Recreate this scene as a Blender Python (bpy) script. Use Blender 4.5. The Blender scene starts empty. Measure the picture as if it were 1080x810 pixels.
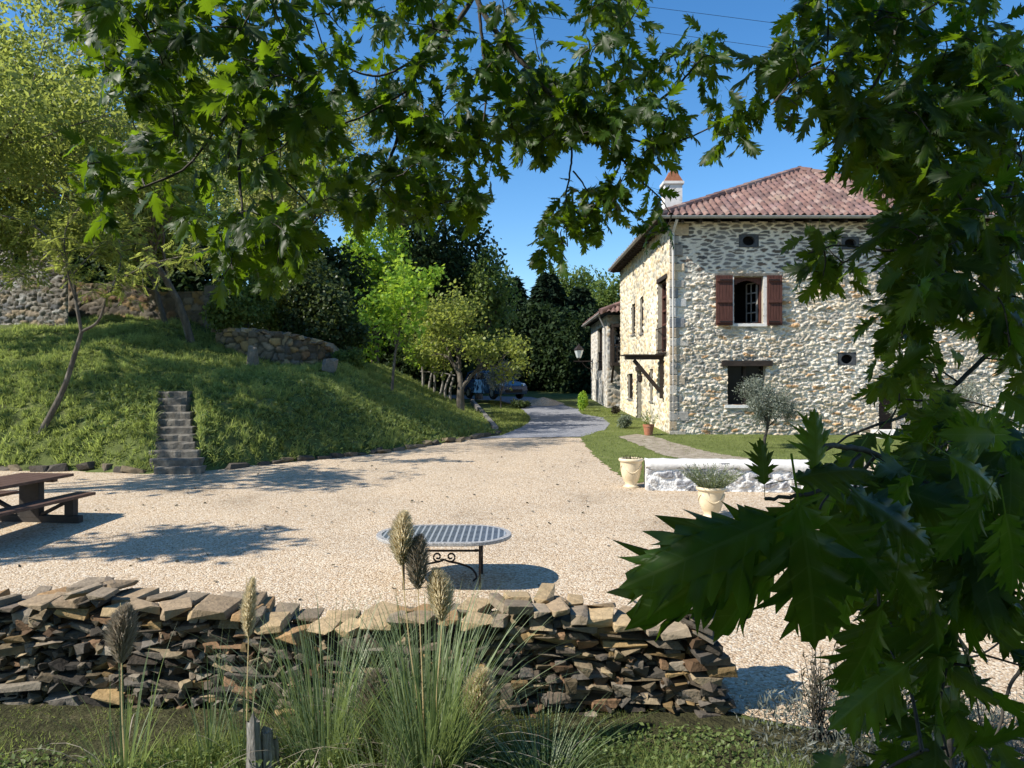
import bpy, bmesh, math, random
import numpy as np
from mathutils import Vector, Matrix
from mathutils.geometry import delaunay_2d_cdt

C = bpy.context.scene.collection
R = math.radians
rng = np.random.default_rng(7)
random.seed(7)
F0 = 780.0          # focal length in photo pixels (1080 wide)
CX, HY = 540.0, 400.0
CAMZ = 2.6

# ------------------------------------------------------------------ helpers
def P(px, py, D):
    return np.array([(px - CX) / F0 * D, D, CAMZ - (py - HY) / F0 * D])

ORG = {}

def tag(o, label=None, cat=None, group=None, kind=None):
    if label: o['label'] = label
    if cat: o['category'] = cat
    if group: o['group'] = group
    if kind: o['kind'] = kind
    return o

def thing(name, label, cat, loc=(0, 0, 0), group=None, rotz=0.0):
    o = bpy.data.objects.new(name, None)
    o.empty_display_size = 0.2
    C.objects.link(o)
    o.location = loc
    o.rotation_euler = (0, 0, rotz)
    ORG[o.name] = np.array(loc, float)
    tag(o, label, cat, group)
    return o

def mesh_np(name, V, F, smooth=False, attrs=None, uv=None):
    """V (n,3); F (m,k) int array or list of tuples"""
    me = bpy.data.meshes.new(name)
    V = np.asarray(V, np.float32)
    if isinstance(F, np.ndarray):
        m, k = F.shape
        me.vertices.add(len(V)); me.vertices.foreach_set('co', V.ravel())
        me.loops.add(m * k); me.loops.foreach_set('vertex_index', F.astype(np.int32).ravel())
        me.polygons.add(m)
        me.polygons.foreach_set('loop_start', np.arange(0, m * k, k, dtype=np.int32))
        me.polygons.foreach_set('loop_total', np.full(m, k, np.int32))
        me.update(calc_edges=True)
    else:
        me.from_pydata([tuple(v) for v in V.tolist()], [], [tuple(int(i) for i in f) for f in F])
        me.update()
    if smooth:
        me.polygons.foreach_set('use_smooth', np.ones(len(me.polygons), bool))
    for an, arr in (attrs or {}).items():
        arr = np.asarray(arr, np.float32)
        if arr.ndim == 1:
            a = me.attributes.new(an, 'FLOAT', 'POINT'); a.data.foreach_set('value', arr)
        else:
            if arr.shape[1] == 3:
                arr = np.hstack([arr, np.ones((len(arr), 1), np.float32)])
            a = me.attributes.new(an, 'FLOAT_COLOR', 'POINT'); a.data.foreach_set('color', arr.ravel())
    if uv is not None:
        l = me.uv_layers.new(name='UVMap')
        idx = np.empty(len(me.loops), np.int32); me.loops.foreach_get('vertex_index', idx)
        l.data.foreach_set('uv', np.asarray(uv, np.float32)[idx].ravel())
    return me

def add(name, V, F, mat, parent=None, origin=None, smooth=False, attrs=None, uv=None):
    """V in world coordinates (minus the root's location when it has a parent)."""
    V = np.asarray(V, float)
    if parent is not None:
        org = ORG[parent.name]
    else:
        org = np.array(origin if origin is not None else (0, 0, 0), float)
    me = mesh_np(name, V - org, F, smooth, attrs, uv)
    if mat: me.materials.append(mat)
    o = bpy.data.objects.new(name, me)
    C.objects.link(o)
    if parent is not None:
        o.parent = parent
    else:
        o.location = org
    ORG[o.name] = org
    return o

def copy_tree(o, parent=None):
    c = o.copy(); C.objects.link(c); c.parent = parent
    for ch in list(o.children): copy_tree(ch, c)
    return c

class MB:
    def __init__(s): s.V = []; s.F = []; s.n = 0
    def raw(s, V, F):
        V = np.asarray(V, float)
        s.V.append(V)
        s.F += [tuple(int(i) + s.n for i in f) for f in F]
        s.n += len(V); return s
    def box(s, c, size, rz=0.0, rx=0.0, ry=0.0, taper=1.0):
        hx, hy, hz = [d / 2 for d in size]
        V = np.array([[-hx, -hy, -hz], [hx, -hy, -hz], [hx, hy, -hz], [-hx, hy, -hz],
                      [-hx * taper, -hy * taper, hz], [hx * taper, -hy * taper, hz],
                      [hx * taper, hy * taper, hz], [-hx * taper, hy * taper, hz]])
        M = np.array(Matrix.Rotation(rz, 3, 'Z') @ Matrix.Rotation(ry, 3, 'Y') @ Matrix.Rotation(rx, 3, 'X'))
        return s.raw(V @ M.T + np.array(c), [(0, 3, 2, 1), (4, 5, 6, 7), (0, 1, 5, 4), (1, 2, 6, 5), (2, 3, 7, 6), (3, 0, 4, 7)])
    def span(s, lo, hi):
        lo, hi = np.array(lo, float), np.array(hi, float)
        return s.box((lo + hi) / 2, np.abs(hi - lo))
    def bar(s, a, b, w, h, up=(0, 0, 1)):
        a, b = np.array(a, float), np.array(b, float)
        d = b - a; L = np.linalg.norm(d); d /= L
        up = np.array(up, float)
        if abs(d @ up) > .98: up = np.array((1., 0, 0))
        x = np.cross(up, d); x /= np.linalg.norm(x); u = np.cross(d, x)
        V = [a + sx * x * w / 2 + su * u * h / 2 for sx, su in ((-1, -1), (1, -1), (1, 1), (-1, 1))]
        V += [v + d * L for v in V]
        return s.raw(V, [(0, 3, 2, 1), (4, 5, 6, 7), (0, 1, 5, 4), (1, 2, 6, 5), (2, 3, 7, 6), (3, 0, 4, 7)])
    def tube(s, pts, rad, n=6, cap=True):
        V, F = tube(pts, rad, n, cap); return s.raw(V, F)
    def lathe(s, prof, c=(0, 0, 0), n=28):
        V = []; F = []
        for r, z in prof:
            for i in range(n):
                a = 2 * math.pi * i / n
                V.append((c[0] + r * math.cos(a), c[1] + r * math.sin(a), c[2] + z))
        for j in range(len(prof) - 1):
            for i in range(n):
                k = (i + 1) % n
                F.append((j * n + i, j * n + k, (j + 1) * n + k, (j + 1) * n + i))
        return s.raw(V, F)
    def build(s, name, mat, parent=None, origin=None, smooth=False, attrs=None):
        return add(name, np.vstack(s.V), s.F, mat, parent, origin, smooth, attrs)

def tube(pts, rad, n=6, cap=True):
    pts = np.asarray(pts, float); m = len(pts)
    rad = np.broadcast_to(np.asarray(rad, float), (m,))
    T = np.gradient(pts, axis=0); T /= np.linalg.norm(T, axis=1)[:, None] + 1e-9
    ref = np.array((0, 0, 1.)) if abs(T[0, 2]) < .9 else np.array((1., 0, 0))
    V = []; ang = np.linspace(0, 2 * math.pi, n, endpoint=False)
    for i in range(m):
        x = np.cross(ref, T[i]); x /= np.linalg.norm(x) + 1e-9
        y = np.cross(T[i], x); ref = np.cross(x, T[i]) * -1 if False else ref
        V.append(pts[i] + rad[i] * (np.cos(ang)[:, None] * x + np.sin(ang)[:, None] * y))
    F = []
    for j in range(m - 1):
        for i in range(n):
            k = (i + 1) % n
            F.append((j * n + i, j * n + k, (j + 1) * n + k, (j + 1) * n + i))
    if cap:
        F.append(tuple(range(n - 1, -1, -1))); F.append(tuple(range((m - 1) * n, m * n)))
    return np.vstack(V), F

def bez(pts, n=8):
    """Catmull-Rom through pts"""
    pts = np.asarray(pts, float)
    p = np.vstack([2 * pts[0] - pts[1], pts, 2 * pts[-1] - pts[-2]])
    out = []
    for i in range(1, len(p) - 2):
        for t in np.linspace(0, 1, n, endpoint=False):
            a, b, c, d = p[i - 1], p[i], p[i + 1], p[i + 2]
            out.append(.5 * (2 * b + (c - a) * t + (2 * a - 5 * b + 4 * c - d) * t * t + (3 * b - a - 3 * c + d) * t ** 3))
    out.append(pts[-1]); return np.array(out)

def unit(a):
    a = np.asarray(a, float)
    return a / (np.linalg.norm(a, axis=-1, keepdims=True) + 1e-9)

def scatter(TV, TF, pos, tip, nor, size, TUV=None):
    """instances of template (x=width, y=length, z=normal) as arrays"""
    n, m = len(pos), len(TV)
    y = unit(tip); x = unit(np.cross(y, nor)); z = np.cross(x, y)
    size = np.broadcast_to(np.asarray(size, float), (n,))
    V = (TV[None, :, 0, None] * x[:, None] + TV[None, :, 1, None] * y[:, None] + TV[None, :, 2, None] * z[:, None]) * size[:, None, None] + pos[:, None]
    F = TF[None] + (np.arange(n) * m)[:, None, None]
    uv = None if TUV is None else np.tile(TUV, (n, 1))
    return V.reshape(-1, 3), F.reshape(-1, TF.shape[1]), uv

# ------------------------------------------------------------------ materials
def newmat(name):
    m = bpy.data.materials.new(name); m.use_nodes = True
    nt = m.node_tree
    return m, nt, nt.nodes, nt.links, nt.nodes['Principled BSDF']

def node(N, t, **kw):
    n = N.new(t)
    for k, v in kw.items():
        if k in n.inputs: n.inputs[k].default_value = v
        else: setattr(n, k, v)
    return n

def ramp(N, stops):
    r = N.new('ShaderNodeValToRGB')
    e = r.color_ramp.elements
    while len(e) < len(stops): e.new(.5)
    for el, (p, c) in zip(e, stops):
        el.position = p; el.color = (*c, 1)
    return r

def mat_noise(name, stops, scale=8, rough=.8, bump=.3, bscale=None, detail=6, attr=None, spec=.3, metal=0, dist=.02, stretch=(1, 1, 1)):
    m, nt, N, L, b = newmat(name)
    g = N.new('ShaderNodeTexCoord')
    mp = N.new('ShaderNodeMapping'); mp.inputs['Scale'].default_value = stretch
    L.new(g.outputs['Object'], mp.inputs[0])
    n = node(N, 'ShaderNodeTexNoise', Scale=scale, Detail=detail, Roughness=.65)
    L.new(mp.outputs[0], n.inputs['Vector'])
    r = ramp(N, stops); L.new(n.outputs['Fac'], r.inputs[0])
    col = r.outputs[0]
    if attr:
        a = N.new('ShaderNodeAttribute'); a.attribute_name = attr
        mx = node(N, 'ShaderNodeMix', data_type='RGBA', blend_type='MULTIPLY'); mx.inputs[0].default_value = 1
        L.new(a.outputs['Color'], mx.inputs[6]); L.new(col, mx.inputs[7]); col = mx.outputs[2]
    L.new(col, b.inputs['Base Color'])
    b.inputs['Roughness'].default_value = rough; b.inputs['Specular IOR Level'].default_value = spec
    b.inputs['Metallic'].default_value = metal
    if bump:
        n2 = node(N, 'ShaderNodeTexNoise', Scale=bscale or scale * 3, Detail=6)
        L.new(mp.outputs[0], n2.inputs['Vector'])
        bp = node(N, 'ShaderNodeBump', Strength=bump, Distance=dist)
        L.new(n2.outputs['Fac'], bp.inputs['Height']); L.new(bp.outputs[0], b.inputs['Normal'])
    return m

def mat_leaf(name, dark, light, tcol, tfac=.35, rough=.45, spec=.4, veins=False, back=None):
    m, nt, N, L, b = newmat(name)
    a = N.new('ShaderNodeAttribute'); a.attribute_name = 'var'
    r = ramp(N, [(0, dark), (1, light)]); L.new(a.outputs['Fac'], r.inputs[0])
    col = r.outputs[0]
    if veins:                                            # blotches and browned spots
        tcb = N.new('ShaderNodeTexCoord'); nb = node(N, 'ShaderNodeTexNoise', Scale=42, Detail=5); L.new(tcb.outputs['Object'], nb.inputs['Vector'])
        rb = ramp(N, [(.30, (1.5, 1.05, .9)), (.40, (.72, .74, .8)), (.62, (1.1, 1.1, 1.0)), (.72, (1.7, 1.55, 1.2))]); L.new(nb.outputs['Fac'], rb.inputs[0])
        mb_ = node(N, 'ShaderNodeMix', data_type='RGBA', blend_type='MULTIPLY'); mb_.inputs[0].default_value = 1
        L.new(col, mb_.inputs[6]); L.new(rb.outputs[0], mb_.inputs[7]); col = mb_.outputs[2]
    tr = N.new('ShaderNodeBsdfTranslucent')
    tm = node(N, 'ShaderNodeMix', data_type='RGBA'); 
    tm.inputs[6].default_value = (*[c * .7 for c in tcol], 1); tm.inputs[7].default_value = (*tcol, 1)
    L.new(a.outputs['Fac'], tm.inputs[0]); L.new(tm.outputs[2], tr.inputs[0])
    if back is not None:
        ge = N.new('ShaderNodeNewGeometry')
        mb = node(N, 'ShaderNodeMix', data_type='RGBA'); mb.inputs[7].default_value = (*back, 1)
        L.new(ge.outputs['Backfacing'], mb.inputs[0]); L.new(col, mb.inputs[6]); col = mb.outputs[2]
    if veins:
        uv = N.new('ShaderNodeUVMap'); sp = N.new('ShaderNodeSeparateXYZ'); L.new(uv.outputs[0], sp.inputs[0])
        ab = node(N, 'ShaderNodeMath', operation='ABSOLUTE'); L.new(sp.outputs[0], ab.inputs[0])
        lt = node(N, 'ShaderNodeMath', operation='LESS_THAN'); L.new(ab.outputs[0], lt.inputs[0]); lt.inputs[1].default_value = .009
        # side veins : fract((t - 1.1*|w|)*5)
        mu = node(N, 'ShaderNodeMath', operation='MULTIPLY_ADD'); L.new(ab.outputs[0], mu.inputs[0]); mu.inputs[1].default_value = -.75; L.new(sp.outputs[1], mu.inputs[2])
        m5 = node(N, 'ShaderNodeMath', operation='MULTIPLY'); L.new(mu.outputs[0], m5.inputs[0]); m5.inputs[1].default_value = 5.2
        fr = node(N, 'ShaderNodeMath', operation='FRACT'); L.new(m5.outputs[0], fr.inputs[0])
        l2 = node(N, 'ShaderNodeMath', operation='LESS_THAN'); L.new(fr.outputs[0], l2.inputs[0]); l2.inputs[1].default_value = .05
        mxx = node(N, 'ShaderNodeMath', operation='MAXIMUM'); L.new(lt.outputs[0], mxx.inputs[0]); L.new(l2.outputs[0], mxx.inputs[1])
        sc = node(N, 'ShaderNodeMath', operation='MULTIPLY'); L.new(mxx.outputs[0], sc.inputs[0]); sc.inputs[1].default_value = .10
        mv = node(N, 'ShaderNodeMix', data_type='RGBA'); mv.inputs[7].default_value = (.30, .38, .16, 1)
        L.new(sc.outputs[0], mv.inputs[0]); L.new(col, mv.inputs[6]); col = mv.outputs[2]
    L.new(col, b.inputs['Base Color'])
    b.inputs['Roughness'].default_value = rough; b.inputs['Specular IOR Level'].default_value = spec
    mix = N.new('ShaderNodeMixShader'); mix.inputs[0].default_value = tfac
    L.new(b.outputs[0], mix.inputs[1]); L.new(tr.outputs[0], mix.inputs[2])
    L.new(mix.outputs[0], nt.nodes['Material Output'].inputs[0])
    return m

def mat_gravel():
    m, nt, N, L, b = newmat('gravel')
    g = N.new('ShaderNodeTexCoord')
    nd = node(N, 'ShaderNodeTexNoise', Scale=30, Detail=2)
    L.new(g.outputs['Object'], nd.inputs['Vector'])
    v = node(N, 'ShaderNodeTexVoronoi', Scale=48, Randomness=1.0); L.new(g.outputs['Object'], v.inputs['Vector'])
    sp = N.new('ShaderNodeSeparateColor'); L.new(v.outputs['Color'], sp.inputs[0])
    r = ramp(N, [(0, (.22, .15, .09)), (.12, (.40, .29, .185)), (.45, (.50, .39, .27)), (.75, (.57, .475, .35)), (.93, (.66, .585, .47)), (1, (.38, .33, .27))])
    L.new(sp.outputs[0], r.inputs[0])
    n2 = node(N, 'ShaderNodeTexNoise', Scale=.7, Detail=5, Roughness=.6); L.new(g.outputs['Object'], n2.inputs['Vector'])
    r2 = ramp(N, [(.26, (.66, .64, .61)), (.42, (.92, .91, .89)), (.7, (1.06, 1.04, 1.0))]); L.new(n2.outputs['Fac'], r2.inputs[0])
    mx = node(N, 'ShaderNodeMix', data_type='RGBA', blend_type='MULTIPLY'); mx.inputs[0].default_value = 1
    L.new(r.outputs[0], mx.inputs[6]); L.new(r2.outputs[0], mx.inputs[7])
    # dark gaps between stones
    gp = N.new('ShaderNodeMapRange'); gp.inputs[1].default_value = .35; gp.inputs[2].default_value = .8; gp.inputs[3].default_value = 1.; gp.inputs[4].default_value = .45
    L.new(v.outputs['Distance'], gp.inputs[0])
    L.new(mx.outputs[2], b.inputs['Base Color'])
    inv = node(N, 'ShaderNodeMath', operation='MULTIPLY_ADD'); L.new(v.outputs['Distance'], inv.inputs[0]); inv.inputs[1].default_value = -1.0
    L.new(sp.outputs[1], inv.inputs[2])
    bp = node(N, 'ShaderNodeBump', Strength=.7, Distance=.015); L.new(inv.outputs[0], bp.inputs['Height'])
    L.new(bp.outputs[0], b.inputs['Normal'])
    b.inputs['Roughness'].default_value = .9; b.inputs['Specular IOR Level'].default_value = .15
    return m

def mat_attr(name, attr='col', rough=.85, bump=.35, bscale=60, spec=.2, nscale=25, lo=.72, hi=1.18, dist=.01):
    m, nt, N, L, b = newmat(name)
    a = N.new('ShaderNodeAttribute'); a.attribute_name = attr
    g = N.new('ShaderNodeTexCoord')
    n = node(N, 'ShaderNodeTexNoise', Scale=nscale, Detail=6, Roughness=.7); L.new(g.outputs['Object'], n.inputs['Vector'])
    r = ramp(N, [(.25, (lo,) * 3), (.75, (hi,) * 3)]); L.new(n.outputs['Fac'], r.inputs[0])
    mx = node(N, 'ShaderNodeMix', data_type='RGBA', blend_type='MULTIPLY'); mx.inputs[0].default_value = 1
    L.new(a.outputs['Color'], mx.inputs[6]); L.new(r.outputs[0], mx.inputs[7])
    L.new(mx.outputs[2], b.inputs['Base Color'])
    n2 = node(N, 'ShaderNodeTexNoise', Scale=bscale, Detail=6); L.new(g.outputs['Object'], n2.inputs['Vector'])
    bp = node(N, 'ShaderNodeBump', Strength=bump, Distance=dist); L.new(n2.outputs['Fac'], bp.inputs['Height']); L.new(bp.outputs[0], b.inputs['Normal'])
    b.inputs['Roughness'].default_value = rough; b.inputs['Specular IOR Level'].default_value = spec
    return m

M = {}
M['gravel'] = mat_gravel()
M['ground'] = mat_noise('ground', [(.3, (.06, .07, .025)), (.55, (.105, .13, .038)), (.75, (.18, .17, .08))], scale=2.2, rough=.95, bump=.6, bscale=25, dist=.05, spec=.1)
M['lawn'] = mat_noise('lawn', [(.3, (.085, .105, .03)), (.6, (.14, .165, .05)), (.8, (.22, .20, .10))], scale=1.5, rough=.95, bump=.7, bscale=60, dist=.03, spec=.1)
M['asphalt'] = mat_noise('asphalt', [(.3, (.10, .10, .11)), (.5, (.20, .205, .22)), (.7, (.36, .36, .37))], scale=26, rough=.9, bump=.5, bscale=70, dist=.02, spec=.2)
M['dirt'] = mat_noise('dirt', [(.3, (.17, .14, .095)), (.5, (.27, .23, .17)), (.7, (.38, .33, .26))], scale=4, rough=.95, bump=.5, bscale=40, dist=.02, spec=.1)
M['plaster'] = mat_noise('plaster', [(.28, (.40, .38, .34)), (.45, (.62, .60, .56)), (.75, (.74, .72, .68))], scale=3.0, rough=.9, bump=.35, bscale=18, dist=.02, spec=.2)
M['darkwood'] = mat_noise('dark_wood', [(.3, (.012, .009, .007)), (.7, (.045, .032, .024))], scale=4, rough=.8, bump=.4, bscale=14, stretch=(1, 1, 6), dist=.01)
M['shutter'] = mat_noise('shutter_wood', [(.3, (.045, .017, .012)), (.55, (.085, .032, .022)), (.8, (.13, .055, .04))], scale=3, rough=.7, bump=.4, bscale=12, stretch=(14, 14, 1), dist=.008)
M['tablewood'] = mat_noise('table_wood', [(.3, (.055, .030, .021)), (.55, (.10, .056, .040)), (.8, (.15, .095, .07))], scale=5, rough=.6, bump=.35, bscale=12, stretch=(16, .8, 4), dist=.006)
M['legwood'] = mat_noise('painted_leg_wood', [(.3, (.03, .026, .022)), (.7, (.06, .05, .042))], scale=6, rough=.75, bump=.3, bscale=20, dist=.006)
M['black'] = mat_noise('dark_interior', [(.3, (.006, .006, .006)), (.7, (.012, .011, .01))], scale=2, rough=.95, bump=0)
M['glass'] = mat_noise('window_glass', [(.3, (.006, .007, .008)), (.7, (.012, .014, .016))], scale=1, rough=.15, bump=0, spec=.1)
M['slate'] = mat_noise('vent_slate', [(.3, (.035, .038, .04)), (.7, (.075, .08, .085))], scale=12, rough=.7, bump=.2)
M['zinc'] = mat_noise('zinc', [(.3, (.26, .255, .25)), (.7, (.38, .37, .35))], scale=9, rough=.6, bump=.1)
M['pipe'] = mat_noise('pale_pipe', [(.3, (.45, .43, .40)), (.7, (.58, .56, .52))], scale=9, rough=.6, bump=.1)
M['iron'] = mat_noise('wrought_iron', [(.3, (.012, .011, .011)), (.7, (.05, .035, .028))], scale=18, rough=.55, bump=.3, metal=.5)
M['terracotta'] = mat_noise('terracotta', [(.3, (.26, .10, .05)), (.55, (.36, .15, .08)), (.8, (.46, .26, .17))], scale=7, rough=.85, bump=.2)
M['creamglaze'] = mat_noise('cream_glaze', [(.3, (.56, .44, .27)), (.55, (.66, .55, .37)), (.8, (.72, .63, .47))], scale=5, rough=.55, bump=.12, spec=.4)
M['reveal'] = mat_noise('rendered_reveal', [(.3, (.30, .27, .21)), (.6, (.42, .38, .30)), (.8, (.50, .46, .38))], scale=6, rough=.9, bump=.3)
M['soil'] = mat_noise('soil', [(.3, (.03, .02, .014)), (.7, (.08, .055, .04))], scale=20, rough=.95, bump=.5)
M['bark'] = mat_noise('bark', [(.3, (.05, .042, .032)), (.55, (.11, .095, .075)), (.75, (.20, .18, .15))], scale=9, rough=.9, bump=.6, bscale=22, stretch=(1, 1, .3), dist=.02)
M['oakbark'] = mat_noise('oak_bark', [(.3, (.025, .022, .018)), (.6, (.065, .058, .048)), (.8, (.15, .14, .12))], scale=22, rough=.85, bump=.4, dist=.005)
M['grey_wood'] = mat_noise('weathered_wood', [(.3, (.10, .09, .08)), (.55, (.24, .225, .20)), (.8, (.42, .40, .37))], scale=8, rough=.9, bump=.7, bscale=14, stretch=(6, 6, .7), dist=.02)
M['stepstone'] = mat_noise('step_stone', [(.3, (.075, .066, .054)), (.55, (.145, .132, .108)), (.8, (.26, .24, .20))], scale=6, rough=.9, bump=.6, bscale=18, dist=.02)
M['stone_attr'] = mat_attr('field_stone', bump=.7, bscale=35, nscale=14, lo=.6, hi=1.25, dist=.015)
M['wall_attr'] = mat_attr('rubble_masonry', bump=.6, bscale=40, nscale=18, lo=.78, hi=1.15, dist=.02)
M['tile_attr'] = mat_attr('roof_tile', bump=.3, bscale=40, nscale=9, lo=.7, hi=1.2, dist=.01)
M['lead'] = mat_noise('concrete_kerb', [(.3, (.12, .115, .105)), (.7, (.22, .21, .195))], scale=8, rough=.9, bump=.3)
M['carblue'] = mat_noise('car_paint_blue', [(.3, (.012, .04, .09)), (.7, (.018, .052, .11))], scale=2, rough=.25, bump=0, spec=.5)
M['tyre'] = mat_noise('tyre', [(.3, (.012, .012, .012)), (.7, (.022, .022, .022))], scale=5, rough=.85, bump=0)
M['alloy'] = mat_noise('alloy', [(.3, (.35, .35, .36)), (.7, (.5, .5, .5))], scale=5, rough=.35, bump=0, metal=.8)
M['lampglass'] = mat_noise('lamp_glass', [(.3, (.45, .5, .5)), (.7, (.6, .64, .63))], scale=3, rough=.15, bump=0, spec=.5)
M['rim'] = mat_noise('pebble_mosaic_rim', [(.35, (.17, .165, .155)), (.5, (.33, .32, .30)), (.65, (.48, .46, .43))], scale=60, rough=.5, bump=.2, spec=.4)

M['oak'] = mat_leaf('oak_leaf', (.008, .024, .004), (.034, .074, .009), (.28, .47, .014), tfac=.35, rough=.45, spec=.22, veins=True, back=(.020, .040, .013))
M['lime'] = mat_leaf('lime_leaf', (0.13, 0.25, 0.03), (0.26, 0.42, 0.05), (0.48, 0.66, 0.06), tfac=.5, spec=.2)
M['orchard'] = mat_leaf('fruit_tree_leaf', (0.09, 0.125, 0.025), (0.26, 0.3, 0.075), (0.46, 0.52, 0.09), tfac=.48, spec=.25)
M['acacia'] = mat_leaf('acacia_leaf', (0.09, 0.13, 0.03), (0.25, 0.29, 0.085), (0.46, 0.52, 0.1), tfac=.5, spec=.25)
M['ashy'] = mat_leaf('pale_ash_leaf', (0.15, 0.17, 0.055), (0.3, 0.3, 0.12), (0.46, 0.5, 0.12), tfac=.48, spec=.25)
M['laurel'] = mat_leaf('laurel_leaf', (0.03, 0.05, 0.018), (0.09, 0.12, 0.04), (0.16, 0.22, 0.05), tfac=.3, rough=.45, spec=.3)
M['dense'] = mat_leaf('dark_tree_leaf', (.014, .028, .012), (.04, .065, .024), (.07, .12, .03), tfac=.22, rough=.6, spec=.08)  # dark albedo also stands in for the deep shade of the wood
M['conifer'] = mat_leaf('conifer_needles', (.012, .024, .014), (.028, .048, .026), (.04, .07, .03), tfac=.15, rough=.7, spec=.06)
M['midtree'] = mat_leaf('mid_green_leaf', (0.05, 0.085, 0.025), (0.14, 0.19, 0.05), (0.26, 0.36, 0.06), tfac=.42, spec=.2)
M['olive'] = mat_leaf('olive_leaf', (.09, .11, .075), (.20, .22, .165), (.14, .18, .09), tfac=.2, back=(.26, .28, .23))
M['sage'] = mat_leaf('lavender_leaf', (.11, .14, .09), (.20, .23, .15), (.15, .2, .09), tfac=.25)
M['grass'] = mat_leaf('grass_blade', (.075, .11, .028), (.36, .40, .14), (.48, .58, .14), tfac=.45, rough=.6, spec=.2)
M['lawngrass'] = mat_leaf('lawn_blade', (.085, .115, .025), (.26, .29, .085), (.38, .46, .09), tfac=.35, rough=.6, spec=.2)
M['pampas'] = mat_leaf('pampas_blade', (0.07, 0.11, 0.04), (0.26, 0.31, 0.17), (0.36, 0.46, 0.13), tfac=.36, rough=.45, spec=.3)
M['plume'] = mat_leaf('pampas_plume', (.80, .62, .34), (.93, .80, .54), (.97, .88, .62), tfac=.65, rough=.8, spec=.1)
M['plumegrey'] = mat_leaf('grey_shaded_plume', (.34, .29, .22), (.55, .48, .38), (.45, .38, .28), tfac=.35, rough=.9, spec=.1)  # grey puts shade into the plume colour; dry blades share it
M['weed'] = mat_leaf('weed_leaf', (0.07, 0.11, 0.03), (0.2, 0.25, 0.085), (0.34, 0.44, 0.1), tfac=.4, spec=.2)
M['greycover'] = mat_leaf('grey_cover', (.08, .09, .07), (.17, .18, .15), (.12, .14, .09), tfac=.2)
M['bronze'] = mat_leaf('bronze_leaf', (.035, .03, .018), (.07, .06, .03), (.12, .10, .04), tfac=.25)

def mat_mosaic():
    m, nt, N, L, b = newmat('tile_mosaic')
    g = N.new('ShaderNodeTexCoord'); sp = N.new('ShaderNodeSeparateXYZ'); L.new(g.outputs['Object'], sp.inputs[0])
    outs = []
    for ax in (0, 1):
        mu = node(N, 'ShaderNodeMath', operation='MULTIPLY'); L.new(sp.outputs[ax], mu.inputs[0]); mu.inputs[1].default_value = 1 / .068
        fr = node(N, 'ShaderNodeMath', operation='FRACT'); L.new(mu.outputs[0], fr.inputs[0])
        lt = node(N, 'ShaderNodeMath', operation='LESS_THAN'); L.new(fr.outputs[0], lt.inputs[0]); lt.inputs[1].default_value = .30 if ax == 0 else .16
        outs.append(lt)
    mx = node(N, 'ShaderNodeMath', operation='MAXIMUM'); L.new(outs[0].outputs[0], mx.inputs[0]); L.new(outs[1].outputs[0], mx.inputs[1])
    n = node(N, 'ShaderNodeTexNoise', Scale=14, Detail=3); L.new(g.outputs['Object'], n.inputs['Vector'])
    r = ramp(N, [(.35, (.022, .028, .04)), (.65, (.06, .075, .10))]); L.new(n.outputs['Fac'], r.inputs[0])
    c = node(N, 'ShaderNodeMix', data_type='RGBA'); c.inputs[7].default_value = (.32, .34, .35, 1)
    L.new(mx.outputs[0], c.inputs[0]); L.new(r.outputs[0], c.inputs[6]); L.new(c.outputs[2], b.inputs['Base Color'])
    b.inputs['Roughness'].default_value = .3
    bp = node(N, 'ShaderNodeBump', Strength=.4, Distance=.003); bp.invert = True
    L.new(mx.outputs[0], bp.inputs['Height']); L.new(bp.outputs[0], b.inputs['Normal'])
    return m
M['mosaic'] = mat_mosaic()

# ------------------------------------------------------------------ terrain
TOE = np.array([(-60, 17.5), (-14, 16.9), (-9.6, 16.5), (-7.3, 16.1), (-5.5, 17.8), (-3.5, 19.5), (-1.7, 22.1), (-.46, 24.2),
                (-.9, 30), (-2.3, 36), (-5.5, 42), (-12, 47), (-60, 52)], float)
GR = .0333

def poly_in(x, y, poly):
    x = np.asarray(x, float); y = np.asarray(y, float)
    r = np.zeros(x.shape, bool); n = len(poly); j = n - 1
    for i in range(n):
        xi, yi = poly[i]; xj, yj = poly[j]
        c = ((yi > y) != (yj > y)) & (x < (xj - xi) * (y - yi) / (yj - yi + 1e-12) + xi)
        r ^= c; j = i
    return r

def poly_dist(x, y, poly):
    d = np.full(np.shape(x), 1e9)
    for (ax, ay), (bx, by) in zip(poly[:-1], poly[1:]):
        dx, dy = bx - ax, by - ay
        t = np.clip(((x - ax) * dx + (y - ay) * dy) / (dx * dx + dy * dy), 0, 1)
        d = np.minimum(d, np.hypot(x - ax - t * dx, y - ay - t * dy))
    return d

def fnoise(x, y, s, seed=0):
    """cheap smooth noise"""
    o = 0
    r = np.random.default_rng(seed)
    for k in range(5):
        a = r.uniform(0, 6.28); f = s * r.uniform(.6, 1.7); p = r.uniform(0, 6.28)
        o = o + np.sin((x * math.cos(a) + y * math.sin(a)) * f + p)
    return o / 5

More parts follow.
